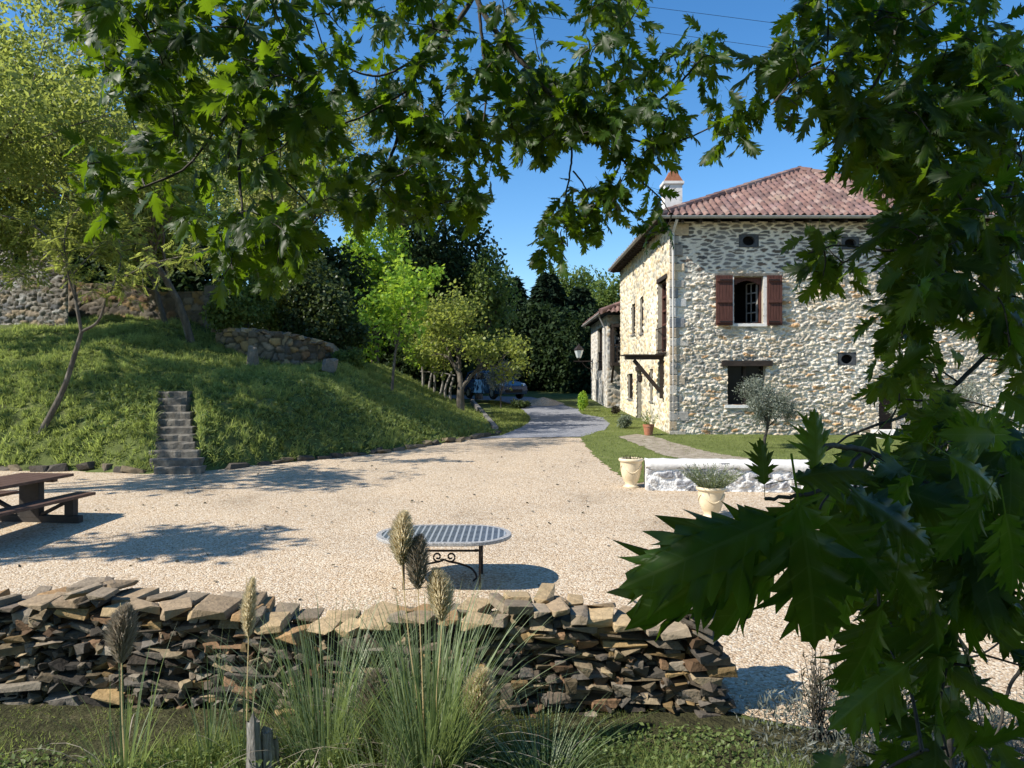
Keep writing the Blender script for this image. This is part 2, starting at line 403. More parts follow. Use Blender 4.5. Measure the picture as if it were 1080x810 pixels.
def H(x, y):
    x = np.asarray(x, float); y = np.asarray(y, float)
    g = GR * np.clip(y, -50, 60)
    ins = poly_in(x, y, TOE)
    s = np.where(ins, poly_dist(x, y, TOE), 0)
    m = np.clip((-.3 - x) / 5.4, 0, 1)
    k = .085 + .125 * np.clip((-8.5 - x) / 3.5, 0, 1)
    b = (1.75 * (1 - np.exp(-s / 1.1)) + k * np.minimum(s, 18)) * m
    b = b + np.where(ins, np.minimum(s, 1) * .10 * fnoise(x, y, 2.4, 3) * m, 0)
    z = g + b
    xc = -7.26 - (y - 16.05) * .46                      # cutting for the flight of steps
    inc = (np.abs(x - xc) < .5) & (y > 15.9) & (y < 18.6)
    return np.where(inc, np.maximum(g, np.minimum(z, .54 + 1.87 * np.clip((y - 16.05) / 2.45, 0, 1) - .16)), z)

def G(px, py):
    """ground point seen at a photo pixel"""
    D = np.arange(2.0, 90, .01)
    p = P(px, py, D) if np.isscalar(px) else None
    X = (px - CX) / F0 * D; Z = CAMZ - (py - HY) / F0 * D
    hit = np.where(Z <= H(X, D))[0]
    i = hit[0] if len(hit) else len(D) - 1
    return np.array([X[i], D[i], float(H(X[i], D[i]))])

def GP(px, py):
    D = CAMZ / ((py - HY) / F0 + GR)
    return np.array([(px - CX) / F0 * D, D])

# base sheet
xs = np.concatenate([np.linspace(-900, -70, 8), np.linspace(-60, -20.5, 30), np.arange(-20, 20.01, .22), np.linspace(21, 60, 20), np.linspace(80, 900, 8)])
ys = np.concatenate([np.linspace(-400, -12, 6), np.linspace(-8, 3, 6), np.arange(3.5, 52, .22), np.linspace(52.5, 60, 6), np.linspace(64, 120, 10), np.linspace(160, 1200, 8)])
XX, YY = np.meshgrid(xs, ys)
V = np.stack([XX.ravel(), YY.ravel(), H(XX, YY).ravel()], 1)
nx, ny = len(xs), len(ys)
ii = (np.arange(ny - 1)[:, None] * nx + np.arange(nx - 1)[None]).ravel()
Fq = np.stack([ii, ii + 1, ii + nx + 1, ii + nx], 1)
ground = tag(add('ground', V, Fq, M['ground'], smooth=True), 'grassy ground rising gently away from the camera', 'ground', kind='structure')

def densify(poly, step=.25, jit=.0, seed=1):
    r = np.random.default_rng(seed); out = []
    n = len(poly)
    for i in range(n):
        a, b = np.array(poly[i], float), np.array(poly[(i + 1) % n], float)
        k = max(1, int(np.linalg.norm(b - a) / step))
        for t in range(k):
            p = a + (b - a) * t / k
            out.append(p + (r.normal(0, jit, 2) if jit else 0))
    return np.array(out)

def sheet(name, poly, mat, lift, label, cat, step=.3, jit=.03, inner=1.2):
    pb = densify(poly, step, jit)
    lo, hi = pb.min(0), pb.max(0)
    gx, gy = np.meshgrid(np.arange(lo[0], hi[0], inner), np.arange(lo[1], hi[1], inner))
    gx, gy = gx.ravel(), gy.ravel()
    k = poly_in(gx, gy, pb) & (poly_dist(gx, gy, np.vstack([pb, pb[:1]])) > inner * .35)
    pts = np.vstack([pb, np.stack([gx[k], gy[k]], 1)])
    n = len(pb)
    vo, eo, fo, *_ = delaunay_2d_cdt([Vector(p) for p in pts.tolist()], [(i, (i + 1) % n) for i in range(n)], [], 1, 1e-4)
    vo = np.array([tuple(v) for v in vo])
    z = H(vo[:, 0], vo[:, 1]) + lift
    F = []
    for f in fo:
        c = vo[list(f)].mean(0)
        F.append(tuple(f))
    o = add(name, np.column_stack([vo, z]), F, mat)
    return tag(o, label, cat, kind='structure')

gravel_poly = [(-30, 5.95), (1.35, 5.95), (1.6, 5.35), (3.2, 4.7), (6, 4.9), (16, 5.2), (16, 21), (5, 23.2), (2, 23.1), (-1.0, 23.15)] + \
              [(x + .12 * 0, y - .02) for x, y in TOE[6:0:-1]] + [(-30, 17.1)]
gravel_poly = [(max(x, -30), y) for x, y in gravel_poly]
sheet('gravel_yard', gravel_poly, M['gravel'], .008, 'pale pinkish gravel covering the whole yard', 'gravel yard', step=.2, jit=.025, inner=1.5)
lawn_px = [(612, 459.5), (616, 468), (624, 478), (640, 492), (655, 503), (672, 510), (700, 508), (845, 500), (905, 494), (960, 478), (960, 466), (830, 460), (706, 452.5), (655, 440), (632, 441), (642, 447), (640, 453)]
lawn_poly = [GP(*p) for p in lawn_px]
sheet('lawn', lawn_poly, M['lawn'], .016, 'small bright lawn between the yard and the house', 'lawn', step=.14, jit=.05, inner=.8)
path_px = [(652, 461), (672, 458.5), (690, 461), (712, 468), (750, 478), (800, 486), (850, 492), (915, 488), (915, 498), (850, 501), (790, 493), (735, 487), (700, 481), (676, 471)]
sheet('path', [GP(*p) for p in path_px], M['dirt'], .024, 'worn dirt path crossing the small lawn', 'path', step=.15, jit=.04, inner=.6)
road_px = [(500, 463.2), (530, 459.5), (548, 452), (557, 447), (560, 441), (552, 433), (543, 427.5), (528, 423), (470, 420), (470, 417), (560, 419), (580, 423), (596, 428), (610, 432), (613, 437), (636, 441), (643, 447), (640, 453), (614, 461)]
sheet('road', [GP(*p) for p in road_px], M['asphalt'], .020, 'grey asphalt lane leading away past the house', 'road', step=.25, jit=.03, inner=1.0)
verge_px = [(612, 431), (613, 436.5), (633, 440.3), (652, 439), (652, 432), (628, 430)]
sheet('verge', [GP(*p) for p in verge_px], M['lawn'], .012, 'grass strip at the foot of the barn', 'grass verge', step=.2, jit=.03, inner=.8)

M['litter'] = mat_noise('dark_soil_litter', [(.3, (.018, .016, .010)), (.5, (.045, .045, .020)), (.7, (.085, .075, .040))], scale=9, rough=.95, bump=.8, bscale=40, dist=.04, spec=.1)  # dark green-brown tone of the soil itself
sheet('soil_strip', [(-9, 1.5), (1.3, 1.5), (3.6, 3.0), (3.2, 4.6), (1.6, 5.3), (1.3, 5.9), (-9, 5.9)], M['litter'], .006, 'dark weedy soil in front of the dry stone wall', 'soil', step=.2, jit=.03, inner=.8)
# ------------------------------------------------------------------ masonry
STONE = np.array([(.30, .28, .25), (.38, .35, .30), (.24, .22, .19), (.44, .40, .33), (.20, .20, .20), (.36, .29, .21), (.42, .33, .22), (.46, .45, .42)])
def voro(u, v, cw, ch, seed, rowshift=True):
    r = np.random.default_rng(seed)
    nu, nv = int(u.max() / cw) + 6, int(v.max() / ch) + 6
    ju = r.uniform(.08, .92, (nv, nu)); jv = r.uniform(.12, .88, (nv, nu))
    gi = np.floor(u / cw).astype(int) + 2; gj = np.floor(v / ch).astype(int) + 2
    best = np.full(u.shape, 9e9); sec = np.full(u.shape, 9e9); bid = np.zeros(u.shape, int)
    for dj in (-2, -1, 0, 1, 2):
        for di in (-2, -1, 0, 1, 2):
            a = np.clip(gi + di, 0, nu - 1); b = np.clip(gj + dj, 0, nv - 1)
            su = (a - 2 + ju[b, a]) * cw + (b % 2) * cw * .4; sv = (b - 2 + jv[b, a]) * ch
            d = np.sqrt(((u - su) / cw) ** 2 + ((v - sv) / ch) ** 2)
            idn = b * nu + a
            m1 = d < best
            sec = np.where(m1, best, np.minimum(sec, np.where(idn == bid, 9e9, d)))
            bid = np.where(m1, idn, bid); best = np.where(m1, d, best)
    return best, sec, bid, nu * nv

def smooth(x, a, b):
    t = np.clip((x - a) / (b - a), 0, 1); return t * t * (3 - 2 * t)

def masonry(name, O, U, N, Lu, Lv, mat, parent, openings=(), res=.035, cw=.34, ch=.17, seed=1, relief=.05, mortar=(.56, .52, .45),
            stones=STONE, edge=(.03, .2), bright=1.0, flat=None, top=None, smear=0.0, rag=0.0):
    nu, nv = int(Lu / res) + 1, int(Lv / res) + 1
    u, v = np.meshgrid(np.linspace(0, Lu, nu), np.linspace(0, Lv, nv))
    wu = u + .09 * fnoise(u, v, 7, seed) + .04 * fnoise(u, v, 19, seed + 1); wv = v + .06 * fnoise(u, v, 6, seed + 2) + .03 * fnoise(u, v, 17, seed + 3)
    wu, wv = wu + .5, wv + .5
    b1, s1, id1, n1 = voro(wu, wv, cw, ch, seed)
    r = np.random.default_rng(seed + 5)
    cc = stones[r.integers(0, len(stones), n1)] * r.uniform(.75, 1.2, (n1, 1))
    hh = r.uniform(.15, 1.0, n1); ti = r.normal(0, .3, (n1, 2)); wide = r.uniform(.6, 1.5, n1)
    e = (s1 - b1) - smear * np.clip(fnoise(u, v, 1.7, seed + 20) + .7 * fnoise(u, v, 5.3, seed + 21), 0, 1)
    lo, hi = edge
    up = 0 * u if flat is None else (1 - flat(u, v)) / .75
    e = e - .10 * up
    mk = smooth(e, lo * wide[id1], hi * wide[id1])
    fl = np.ones_like(u) if flat is None else flat(u, v)
    h = mk * (hh[id1] * .75 + .25) * relief * fl
    h += mk * (fnoise(u, v, 23, seed + 7) * .25 + fnoise(u, v, 47, seed + 8) * .2) * relief * fl
    if rag > .03:
        cv_ = (1 - smooth(s1 - b1, .0, .07)) * smooth(fnoise(u * 1.0, v * 1.6, 5.5, seed + 40), .12, .40)
        h -= .085 * cv_ * fl
    h += rag * (np.abs(fnoise(u, v * 2.2, 13, seed + 30)) + .7 * np.abs(fnoise(u, v * 2.0, 29, seed + 31)) - .4) * fl
    h += r.normal(0, .0035 + rag * .09, u.shape) + .02 * fnoise(u, v, .9, seed + 9)
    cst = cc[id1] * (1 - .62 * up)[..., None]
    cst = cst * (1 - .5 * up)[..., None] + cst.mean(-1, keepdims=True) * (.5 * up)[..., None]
    col = cst * mk[..., None] + np.array(mortar) * (1 - mk[..., None]) * (1 + .1 * fnoise(u, v, 3, seed + 11))[..., None]
    col = col * bright * (1 + .10 * fnoise(u, v, 1.1, seed + 12))[..., None]
    # keep the border of the panel straight
    bd = np.minimum(np.minimum(u, Lu - u), 9)
    h = h * smooth(bd, 0, .04)
    O, U, N = np.array(O, float), np.array(U, float), np.array(N, float)
    Vv = O + u[..., None] * U + v[..., None] * np.array((0, 0, 1.)) + h[..., None] * N
    idx = (np.arange(nv - 1)[:, None] * nu + np.arange(nu - 1)[None])
    cu = (u[:-1, :-1] + u[1:, 1:]) / 2; cv = (v[:-1, :-1] + v[1:, 1:]) / 2
    keep = np.ones(cu.shape, bool)
    for (a, b, c, d) in openings: keep &= ~((cu > a) & (cu < b) & (cv > c) & (cv < d))
    if top is not None: keep &= cv < top(cu)
    i = idx[keep]
    F = np.stack([i, i + 1, i + nu + 1, i + nu], 1)
    if np.dot(np.cross(U, (0, 0, 1.)), N) < 0: F = F[:, ::-1]
    return add(name, Vv.reshape(-1, 3), F.copy(), mat, parent, origin=O, smooth=True, attrs={'col': col.reshape(-1, 3)})

def reveal(mb, O, U, N, a, b, c, d, depth=.32, proud=.03, res=0):
    """the jambs, head and sill of an opening, plus returns the back plane corners"""
    O, U, N = [np.array(q, float) for q in (O, U, N)]
    Z = np.array((0, 0, 1.))
    pt = lambda u, v, w: O + U * u + Z * v + N * w
    q = [(a, c), (b, c), (b, d), (a, d)]
    for k in range(4):
        (u0, v0), (u1, v1) = q[k], q[(k + 1) % 4]
        mb.raw([pt(u0, v0, proud), pt(u1, v1, proud), pt(u1, v1, -depth), pt(u0, v0, -depth)], [(0, 1, 2, 3)])
    return pt

def panel(mb, pt, a, b, c, d, w0, w1):
    V = [pt(u, v, w) for w in (w0, w1) for u, v in ((a, c), (b, c), (b, d), (a, d))]
    mb.raw(V, [(0, 1, 2, 3), (4, 7, 6, 5), (0, 4, 5, 1), (1, 5, 6, 2), (2, 6, 7, 3), (3, 7, 4, 0)])

TILES = np.array([(.17, .10, .085), (.20, .12, .10), (.15, .09, .08), (.22, .14, .115), (.18, .115, .105), (.24, .17, .145), (.14, .09, .08)])
def roof_face(name, poly3, mat, parent, pw=.235, pl=.34, ru=.03, rv=.04, seed=3):
    """poly3: first edge is the eave"""
    poly3 = [np.array(p, float) for p in poly3]
    A, B = poly3[0], poly3[1]
    U = unit(B - A)
    W = poly3[2] - A; Vd = W - U * (W @ U); Vd = unit(Vd); N = np.cross(U, Vd)
    if N[2] < 0: N = -N
    p2 = np.array([((p - A) @ U, (p - A) @ Vd) for p in poly3])
    lo, hi = p2.min(0), p2.max(0)
    nu, nv = int((hi[0] - lo[0]) / ru) + 2, int((hi[1] - lo[1]) / rv) + 2
    u, v = np.meshgrid(np.linspace(lo[0], hi[0], nu), np.linspace(-.05, hi[1], nv))
    ph = u / pw + .06 * fnoise(u, v, .8, seed)
    col_i = np.floor(ph); row_f = v / pl + .5 * (np.abs(col_i) % 2) + .1 * np.sin(col_i * 12.9); row_i = np.floor(row_f)
    x = ph - col_i
    cover = np.maximum(0, np.cos((x - .5) * math.pi * 1.25)) ** .6
    chan = .25 * np.cos(x * 2 * math.pi) * (cover < .05)
    h = .085 * cover - .02 * chan + .055 * (1 - (row_f - row_i)) + .012 * np.sin(col_i * 7.3 + row_i * 4.1) * cover
    h = h + .03 * fnoise(u, v, .7, seed + 2)
    r = np.random.default_rng(seed)
    key = ((col_i.astype(int) * 7919 + row_i.astype(int) * 104729) % 4001)
    pal = TILES[r.integers(0, len(TILES), 4001)] * r.uniform(.85, 1.2, (4001, 1))
    col = pal[key] * (1 + .15 * fnoise(u, v, 2, seed + 4))[..., None]
    lich = smooth(fnoise(u, v, 3.1, seed + 6) + r.normal(0, .15, u.shape), .55, .8)[..., None] * .3
    col = col * (1 - lich) + np.array((.42, .36, .27)) * lich
    Vv = A + u[..., None] * U + v[..., None] * Vd + h[..., None] * N
    cu = (u[:-1, :-1] + u[1:, 1:]) / 2; cv = (v[:-1, :-1] + v[1:, 1:]) / 2
    pe = p2.copy(); pe[:2, 1] -= .05
    keep = poly_in(cu, cv, pe)
    idx = (np.arange(nv - 1)[:, None] * nu + np.arange(nu - 1)[None])[keep]
    F = np.stack([idx, idx + 1, idx + nu + 1, idx + nu], 1)
    if np.cross(U, Vd)[2] < 0: F = F[:, ::-1]
    return add(name, Vv.reshape(-1, 3), F.copy(), mat, parent, smooth=True, attrs={'col': col.reshape(-1, 3)})

def ridge_tiles(name, a, b, mat, parent, r=.13, L=.42, seed=1):
    a, b = np.array(a, float), np.array(b, float)
    n = max(2, int(np.linalg.norm(b - a) / L)); d = (b - a) / n
    mb = MB(); cols = []
    rg = np.random.default_rng(seed)
    for k in range(n):
        p0 = a + d * (k - .08); p1 = a + d * (k + 1)
        V, F = tube([p0, p1], [r * 1.12, r * .95], 10, True)
        V = V + rg.normal(0, .006, 3)
        mb.raw(V, F); cols.append(np.tile(TILES[rg.integers(0, len(TILES))] * rg.uniform(.9, 1.4), (len(V), 1)))
    return mb.build(name, mat, parent, attrs={'col': np.vstack(cols)}, smooth=False)

# ------------------------------------------------------------------ main stone house
X0, X1, Y0, Y1, ZB, ZT = 5.14, 16.6, 24.0, 35.0, .45, 7.72
house = thing('stone_house', 'tall rubble-stone house with hipped red tile roof and brown shutters', 'house', (10.8, 29.5, 1.0))
def fu(px): return (px - CX) * Y0 / F0 - X0
def fv(py): return CAMZ - (py - HY) / F0 * Y0 - ZB
def lu(px): return X0 * F0 / (px - CX) - Y0
front_open = {'main': (fu(773.5), fu(804.5), fv(341.5), fv(292)), 'lower': (fu(767), fu(807), fv(427), fv(384.5)),
              'v1': (fu(779), fu(800), fv(261), fv(247)), 'v2': (fu(887), fu(906), fv(263), fv(250)), 'v3': (fu(883), fu(903), fv(385.5), fv(372)),
              'door': (fu(926), fu(944), fv(463), fv(396))}
left_open = {'tall': (lu(703.3), lu(694.3), 3.5 - ZB, 5.96 - ZB), 's1': (lu(670.3), lu(666.6), 4.5 - ZB, 5.8 - ZB), 's2': (lu(679.2), lu(675.5), 4.42 - ZB, 5.85 - ZB),
             'a1': (.9, 1.12, 6.95 - ZB, 7.22 - ZB), 'a2': (4.7, 4.95, 6.95 - ZB, 7.2 - ZB), 'a3': (7.0, 7.25, 6.95 - ZB, 7.2 - ZB),
             'win': (lu(667.8), lu(662.8), 1.75 - ZB, 2.85 - ZB), 'door': (lu(677), lu(671.8), .6 - ZB, 2.95 - ZB), 's3': (lu(689), lu(686), 1.8 - ZB, 3.0 - ZB)}
fo = list(front_open.values()); lo_ = list(left_open.values())
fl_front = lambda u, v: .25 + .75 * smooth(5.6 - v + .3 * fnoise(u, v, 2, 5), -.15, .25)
FSTONE = np.array([(.46, .44, .40), (.55, .52, .46), (.38, .37, .35), (.60, .57, .50), (.30, .30, .29), (.52, .45, .35), (.58, .52, .42), (.64, .62, .58), (.50, .34, .20)])
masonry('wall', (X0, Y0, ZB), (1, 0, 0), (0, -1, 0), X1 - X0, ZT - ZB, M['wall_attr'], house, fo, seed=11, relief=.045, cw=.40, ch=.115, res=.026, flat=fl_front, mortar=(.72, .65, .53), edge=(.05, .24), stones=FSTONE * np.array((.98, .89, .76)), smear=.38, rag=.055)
LSTONE = STONE * np.array((1.55, 1.44, 1.16))
masonry('wall', (X0, Y0, ZB), (0, 1, 0), (-1, 0, 0), Y1 - Y0, ZT - ZB, M['wall_attr'], house, lo_, seed=23, relief=.045, cw=.32, ch=.17, res=.045, mortar=(.74, .68, .54), stones=LSTONE, edge=(.05, .28), smear=.25, rag=.02)
wb = MB()
wb.raw([(X1, Y0, ZB), (X1, Y1, ZB), (X1, Y1, ZT), (X1, Y0, ZT)], [(0, 1, 2, 3)]); wb.raw([(X0, Y1, ZB), (X1, Y1, ZB), (X1, Y1, ZT), (X0, Y1, ZT)], [(3, 2, 1, 0)])
V_ = np.vstack(wb.V)
add('wall', V_, wb.F, M['wall_attr'], house, attrs={'col': np.tile((.42, .39, .33), (len(V_), 1))})
# quoins on the corner
qb = MB(); qc = []
z = ZB; k = 0
while z < ZT - .2:
    h = random.uniform(.2, .42); lx, ly = (random.uniform(.35, .6), random.uniform(.2, .3)) if k % 2 else (random.uniform(.2, .3), random.uniform(.35, .6))
    V, F = np.array([[-.02, -.035, 0], [lx, -.035, 0], [lx, .02, 0], [-.02, .02, 0]]), None
    qb.span((X0 - .035, Y0 - .05, z + .01), (X0 + lx, Y0 + .01, z + h - .012)); qc.append(np.tile(STONE[random.randrange(len(STONE))] * random.uniform(.9, 1.35), (8, 1)))
    z += h; k += 1
q = qb.build('quoins', M['stone_attr'], house, attrs={'col': np.vstack(qc)})
bv = q.modifiers.new('b', 'BEVEL'); bv.width = .018; bv.segments = 2
# openings, front
FO, FU, FN = (X0, Y0, ZB), (1, 0, 0), (0, -1, 0)
LO, LU, LN = (X0, Y0, ZB), (0, 1, 0), (-1, 0, 0)
for kk, q in front_open.items():
    rv = MB(); pt = reveal(rv, FO, FU, FN, *q); rv.build('reveal', M['reveal'], house)
for kk, q in left_open.items():
    rv = MB(); ptl = reveal(rv, LO, LU, LN, *q, depth=.28, proud=.012); rv.build('reveal', M['reveal'], house)
bk = MB()
a, b, c, d = front_open['main']
panel(bk, pt, a - .4, b + .4, c - .2, d + .2, -1.6, -1.5)
panel(bk, pt, a - .4, a - .3, c - .2, d + .2, -1.5, -.33); panel(bk, pt, b + .3, b + .4, c - .2, d + .2, -1.5, -.33); panel(bk, pt, a - .4, b + .4, d + .05, d + .15, -1.5, -.33); panel(bk, pt, a - .4, b + .4, c - .15, c - .05, -1.5, -.33)
bk.build('room_interior', M['black'], house)
# main window frame + open casement
mw = MB()
w = b - a
panel(mw, pt, a - .0, a + .07, c, d, -.12, -.2); panel(mw, pt, b - .07, b, c, d, -.12, -.2); panel(mw, pt, a, b, d - .10, d + .002, -.115, -.2); panel(mw, pt, a, b, c, c + .05, -.115, -.2)
# arched head
for k in range(9):
    t0, t1 = k / 9, (k + 1) / 9; zz = lambda t: d - .10 - .13 * (abs(2 * t - 1) ** 2)
    panel(mw, pt, a + .07 + (w - .14) * t0, a + .07 + (w - .14) * t1, min(zz(t0), zz(t1)), d - .09, -.11, -.195)
wfr = mw.build('window_frame', M['shutter'], house)
cm = MB()   # casement swung inside, seen on the right
ax_, dep = b - .10, -.2
def cpt(s, v, w): return pt(ax_ - s * .24, v, dep - s * .45 + w)
def cpanel(mb, s0, s1, v0, v1):
    V = [cpt(s, v, w_) for w_ in (0, -.04) for s, v in ((s0, v0), (s1, v0), (s1, v1), (s0, v1))]
    mb.raw(V, [(0, 1, 2, 3), (4, 7, 6, 5), (0, 4, 5, 1), (1, 5, 6, 2), (2, 6, 7, 3), (3, 7, 4, 0)])
for s0, s1 in ((0, .14), (.5, .58), (.9, 1.0)): cpanel(cm, s0, s1, c + .05, d - .16)
for k in range(5):
    v = c + .05 + (d - c - .23) * k / 4; cpanel(cm, .14, .9, v, v + .045)
cm.build('casement', M['grey_wood'], wfr)
ms = MB(); panel(ms, pt, a - .12, b + .12, c - .09, c, .09, -.2); ms.build('window_sill', M['plaster'], wfr)
lin = MB(); panel(lin, pt, a - .62, b + .5, d + .02, d + .11, .07, -.1); lin.build('window_lintel', M['stepstone'], wfr)
# plaster surround patch
sp_ = MB(); panel(sp_, pt, a - .12, a - .002, c, d + .02, .055, -.1); sp_.build('window_surround', M['plaster'], wfr); sp_ = MB(); panel(sp_, pt, b + .002, b + .13, c, d + .02, .055, -.1); sp_.build('window_surround', M['plaster'], wfr)
for s in (-1, 1):
    sh = MB(); x0, x1 = (a - .60, a - .06) if s < 0 else (b + .10, b + .58)
    n = 5
    for k in range(n):
        panel(sh, pt, x0 + (x1 - x0) * k / n + .004, x0 + (x1 - x0) * (k + 1) / n - .004, c - .06, d + .03, .16, .105)
    panel(sh, pt, x0, x1, c - .05, d + .02, .105, .10)
    for zz in (c + .06, c + .72, d - .12): panel(sh, pt, x0 + .02, x1 - .02, zz - .05, zz + .05, .205, .158)
    so = sh.build('shutter', M['shutter'], house)
    for zz in (c + .06, d - .12):
        hb = MB(); panel(hb, pt, x0 + (.02 if s > 0 else .1), x1 - (.02 if s < 0 else .1), zz - .015, zz + .015, .216, .206); hb.build('hinge_strap', M['iron'], so)
# lower window
a, b, c, d = front_open['lower']
g = MB(); panel(g, pt, a, b, c, d, -.26, -.3); lw = g.build('lower_window', M['glass'], house)
f = MB()
panel(f, pt, a, a + .06, c, d, -.18, -.255); panel(f, pt, b - .06, b, c, d, -.18, -.255); panel(f, pt, a, b, c, c + .06, -.175, -.255); panel(f, pt, (a + b) / 2 - .05, (a + b) / 2 + .05, c, d, -.17, -.255)
f.build('frame', M['darkwood'], lw)
l = MB(); panel(l, pt, a - .2, b + .2, d - .05, d + .13, .13, -.25); l.build('beam_lintel', M['darkwood'], lw)
l = MB(); panel(l, pt, a - .1, b + .1, c - .1, c - .002, .1, -.25); l.build('window_sill', M['plaster'], lw)
# slate vents with round holes
for kk in ('v1', 'v2', 'v3'):
    a, b, c, d = front_open[kk]
    vb = MB(); cu, cv = (a + b) / 2, (c + d) / 2; n = 24; r_ = min(b - a, d - c) * .36
    ring = [(cu + r_ * 1.25 * math.cos(t * 2 * math.pi / n), cv + r_ * math.sin(t * 2 * math.pi / n)) for t in range(n)]
    sq = []
    for t in range(n):
        an = t * 2 * math.pi / n; dx, dy = math.cos(an), math.sin(an)
        k = min((b - a) / 2 / max(abs(dx), 1e-6), (d - c) / 2 / max(abs(dy), 1e-6)); sq.append((cu + dx * k, cv + dy * k))
    V = [pt(u, v, .02) for u, v in sq] + [pt(u, v, .02) for u, v in ring] + [pt(u, v, -.12) for u, v in ring]
    F = []
    for t in range(n):
        s2 = (t + 1) % n; F += [(t, s2, n + s2, n + t), (n + t, n + s2, 2 * n + s2, 2 * n + t)]
    vb.raw(V, F)
    vo_ = vb.build('vent_slab', M['slate'], house)
    hb = MB(); panel(hb, pt, a, b, c, d, -.2, -.22); hb.build('vent_hole', M['black'], vo_)
a, b, c, d = front_open['door']
dm = MB(); panel(dm, pt, a, b, c, d, -.25, -.3); dm.build('door', M['darkwood'], house)
st = MB(); st.span((11.6, 23.35, .5), (13.3, 23.93, .98)); st.span((11.4, 22.9, .5), (13.5, 23.35, .87)); st.build('door_step', M['plaster'], house)
# left face openings
a, b, c, d = left_open['tall']
g = MB(); panel(g, ptl, a, b, c, d, -.2, -.25); tw = g.build('french_window', M['glass'], house)
f = MB()
for u0, u1 in ((a, a + .08), (b - .08, b), ((a + b) / 2 - .05, (a + b) / 2 + .05)): panel(f, ptl, u0, u1, c, d, -.13, -.2)
for k in range(6):
    v = c + (d - c - .07) * k / 5; panel(f, ptl, a, b, v, v + .07, -.125, -.2)
f.build('frame', M['shutter'], tw)
f = MB(); panel(f, ptl, a - .1, b + .1, d + .0, d + .14, .05, -.1); f.build('beam_lintel', M['darkwood'], tw)
f = MB(); panel(f, ptl, a - .06, b + .06, c - .07, c, .10, -.2)
f.bar(ptl(a, c + .85, .06), ptl(b, c + .85, .06), .03, .03); f.bar(ptl(a, c + .1, .06), ptl(b, c + .1, .06), .03, .03)
for k in range(9):
    u = a + (b - a) * k / 8; f.bar(ptl(u, c, .06), ptl(u, c + .85, .06), .016, .016)
f.build('railing', M['iron'], tw)
for kk in ('s1', 's2', 's3', 'win'):
    a, b, c, d = left_open[kk]
    g = MB(); panel(g, ptl, a, b, c, d, -.14, -.2); wi = g.build('window', M['shutter'] if kk == 's1' else M['glass'], house)
    f = MB(); panel(f, ptl, a, a + .06, c, d, -.06, -.14); panel(f, ptl, b - .06, b, c, d, -.06, -.14); panel(f, ptl, a + .06, b - .06, d - .07, d, -.06, -.14); panel(f, ptl, a + .06, b - .06, c, c + .06, -.06, -.14)
    f.build('frame', M['darkwood'], wi)
    f = MB(); panel(f, ptl, a - .06, b + .06, c - .07, c, .06, -.13); f.build('window_sill', M['lead'], wi)
for kk in ('a1', 'a2', 'a3'):
    a, b, c, d = left_open[kk]
    g = MB(); panel(g, ptl, a, b, c, d, -.22, -.25); g.build('attic_opening', M['black'], house)
a, b, c, d = left_open['door']
g = MB()
for k in range(6): panel(g, ptl, a + (b - a) * k / 6 + .006, a + (b - a) * (k + 1) / 6 - .006, c, d, -.16, -.22)
panel(g, ptl, a, b, c, d, -.22, -.25); dr = g.build('door', M['darkwood'], house)
f = MB(); panel(f, ptl, a - .1, b + .1, d, d + .16, .06, -.1); f.build('beam_lintel', M['darkwood'], dr)
f = MB(); panel(f, ptl, a + .1, a + .14, c + 1.35, c + 1.6, -.12, -.159); f.build('handle', M['iron'], dr)
# timber bracket of the awning
yb = 25.0
bx = MB()
br = thing  # noqa
pz = 3.27
bx.bar((X0 - .075, yb, 1.95), (X0 - .075, yb, pz), .14, .14); bx.bar((X0 - .0, yb, pz + .06), (X0 - 1.32, yb, pz + .06), .14, .13); bx.bar((X0 - .14, yb, 2.2), (X0 - 1.02, yb, pz - .02), .11, .12)
bx.span((X0 - 1.36, yb - .18, pz + .13), (X0 - .01, yb + .75, pz + .17))
bx.build('awning_bracket', M['darkwood'], house)
# wall lantern by the door
lb = MB(); ly_, lz_ = 28.5, 2.62
lb.bar((X0, ly_, lz_ + .2), (X0 - .2, ly_, lz_ + .2), .03, .03); lb.lathe([(.03, .14), (.09, .12), (.085, -.08), (.05, -.14), (0, -.14)], (X0 - .2, ly_, lz_), 8)
lb.build('door_lantern', M['iron'], house)
# roof
ov = .52; ze = 7.78
A_, B_, C_, D_ = (X0 - ov + .05, Y0 - ov, ze), (X1 + ov, Y0 - ov, ze), (X1 + ov, Y1 + ov, ze), (X0 - ov + .05, Y1 + ov, ze)
RA, RB = (10.9, 28.1, 10.5), (10.9, 31.0, 10.5)
roof = roof_face('roof', [A_, B_, RA], M['tile_attr'], house, seed=3)
roof_face('roof', [D_, A_, RA, RB], M['tile_attr'], house, seed=5, ru=.05, rv=.09)
roof_face('roof', [B_, C_, RB, RA], M['tile_attr'], house, seed=6, ru=.08, rv=.12)
roof_face('roof', [C_, D_, RB], M['tile_attr'], house, seed=8, ru=.08, rv=.12)
for a, b, s in ((A_, RA, 1), (B_, RA, 2), (RA, RB, 3)): ridge_tiles('ridge_tiles', np.array(a) + (0, 0, .05), np.array(b) + (0, 0, .06), M['tile_attr'], house, seed=s)
sf = MB(); dz = np.array((0, 0, -.05))
for p in ([A_, B_, RA], [D_, A_, RA, RB], [B_, C_, RB, RA], [C_, D_, RB]): sf.raw([np.array(q) + dz for q in p], [tuple(range(len(p)))])
sf.build('roof_boards', M['darkwood'], house)
for k in range(20):
    y = Y0 + .3 + k * .55
    rf = MB(); rf.bar((X0 + .1, y, ze - .02), (X0 - ov + .1, y, ze - .14), .09, .11); rf.build('rafter_end', M['darkwood'], house)
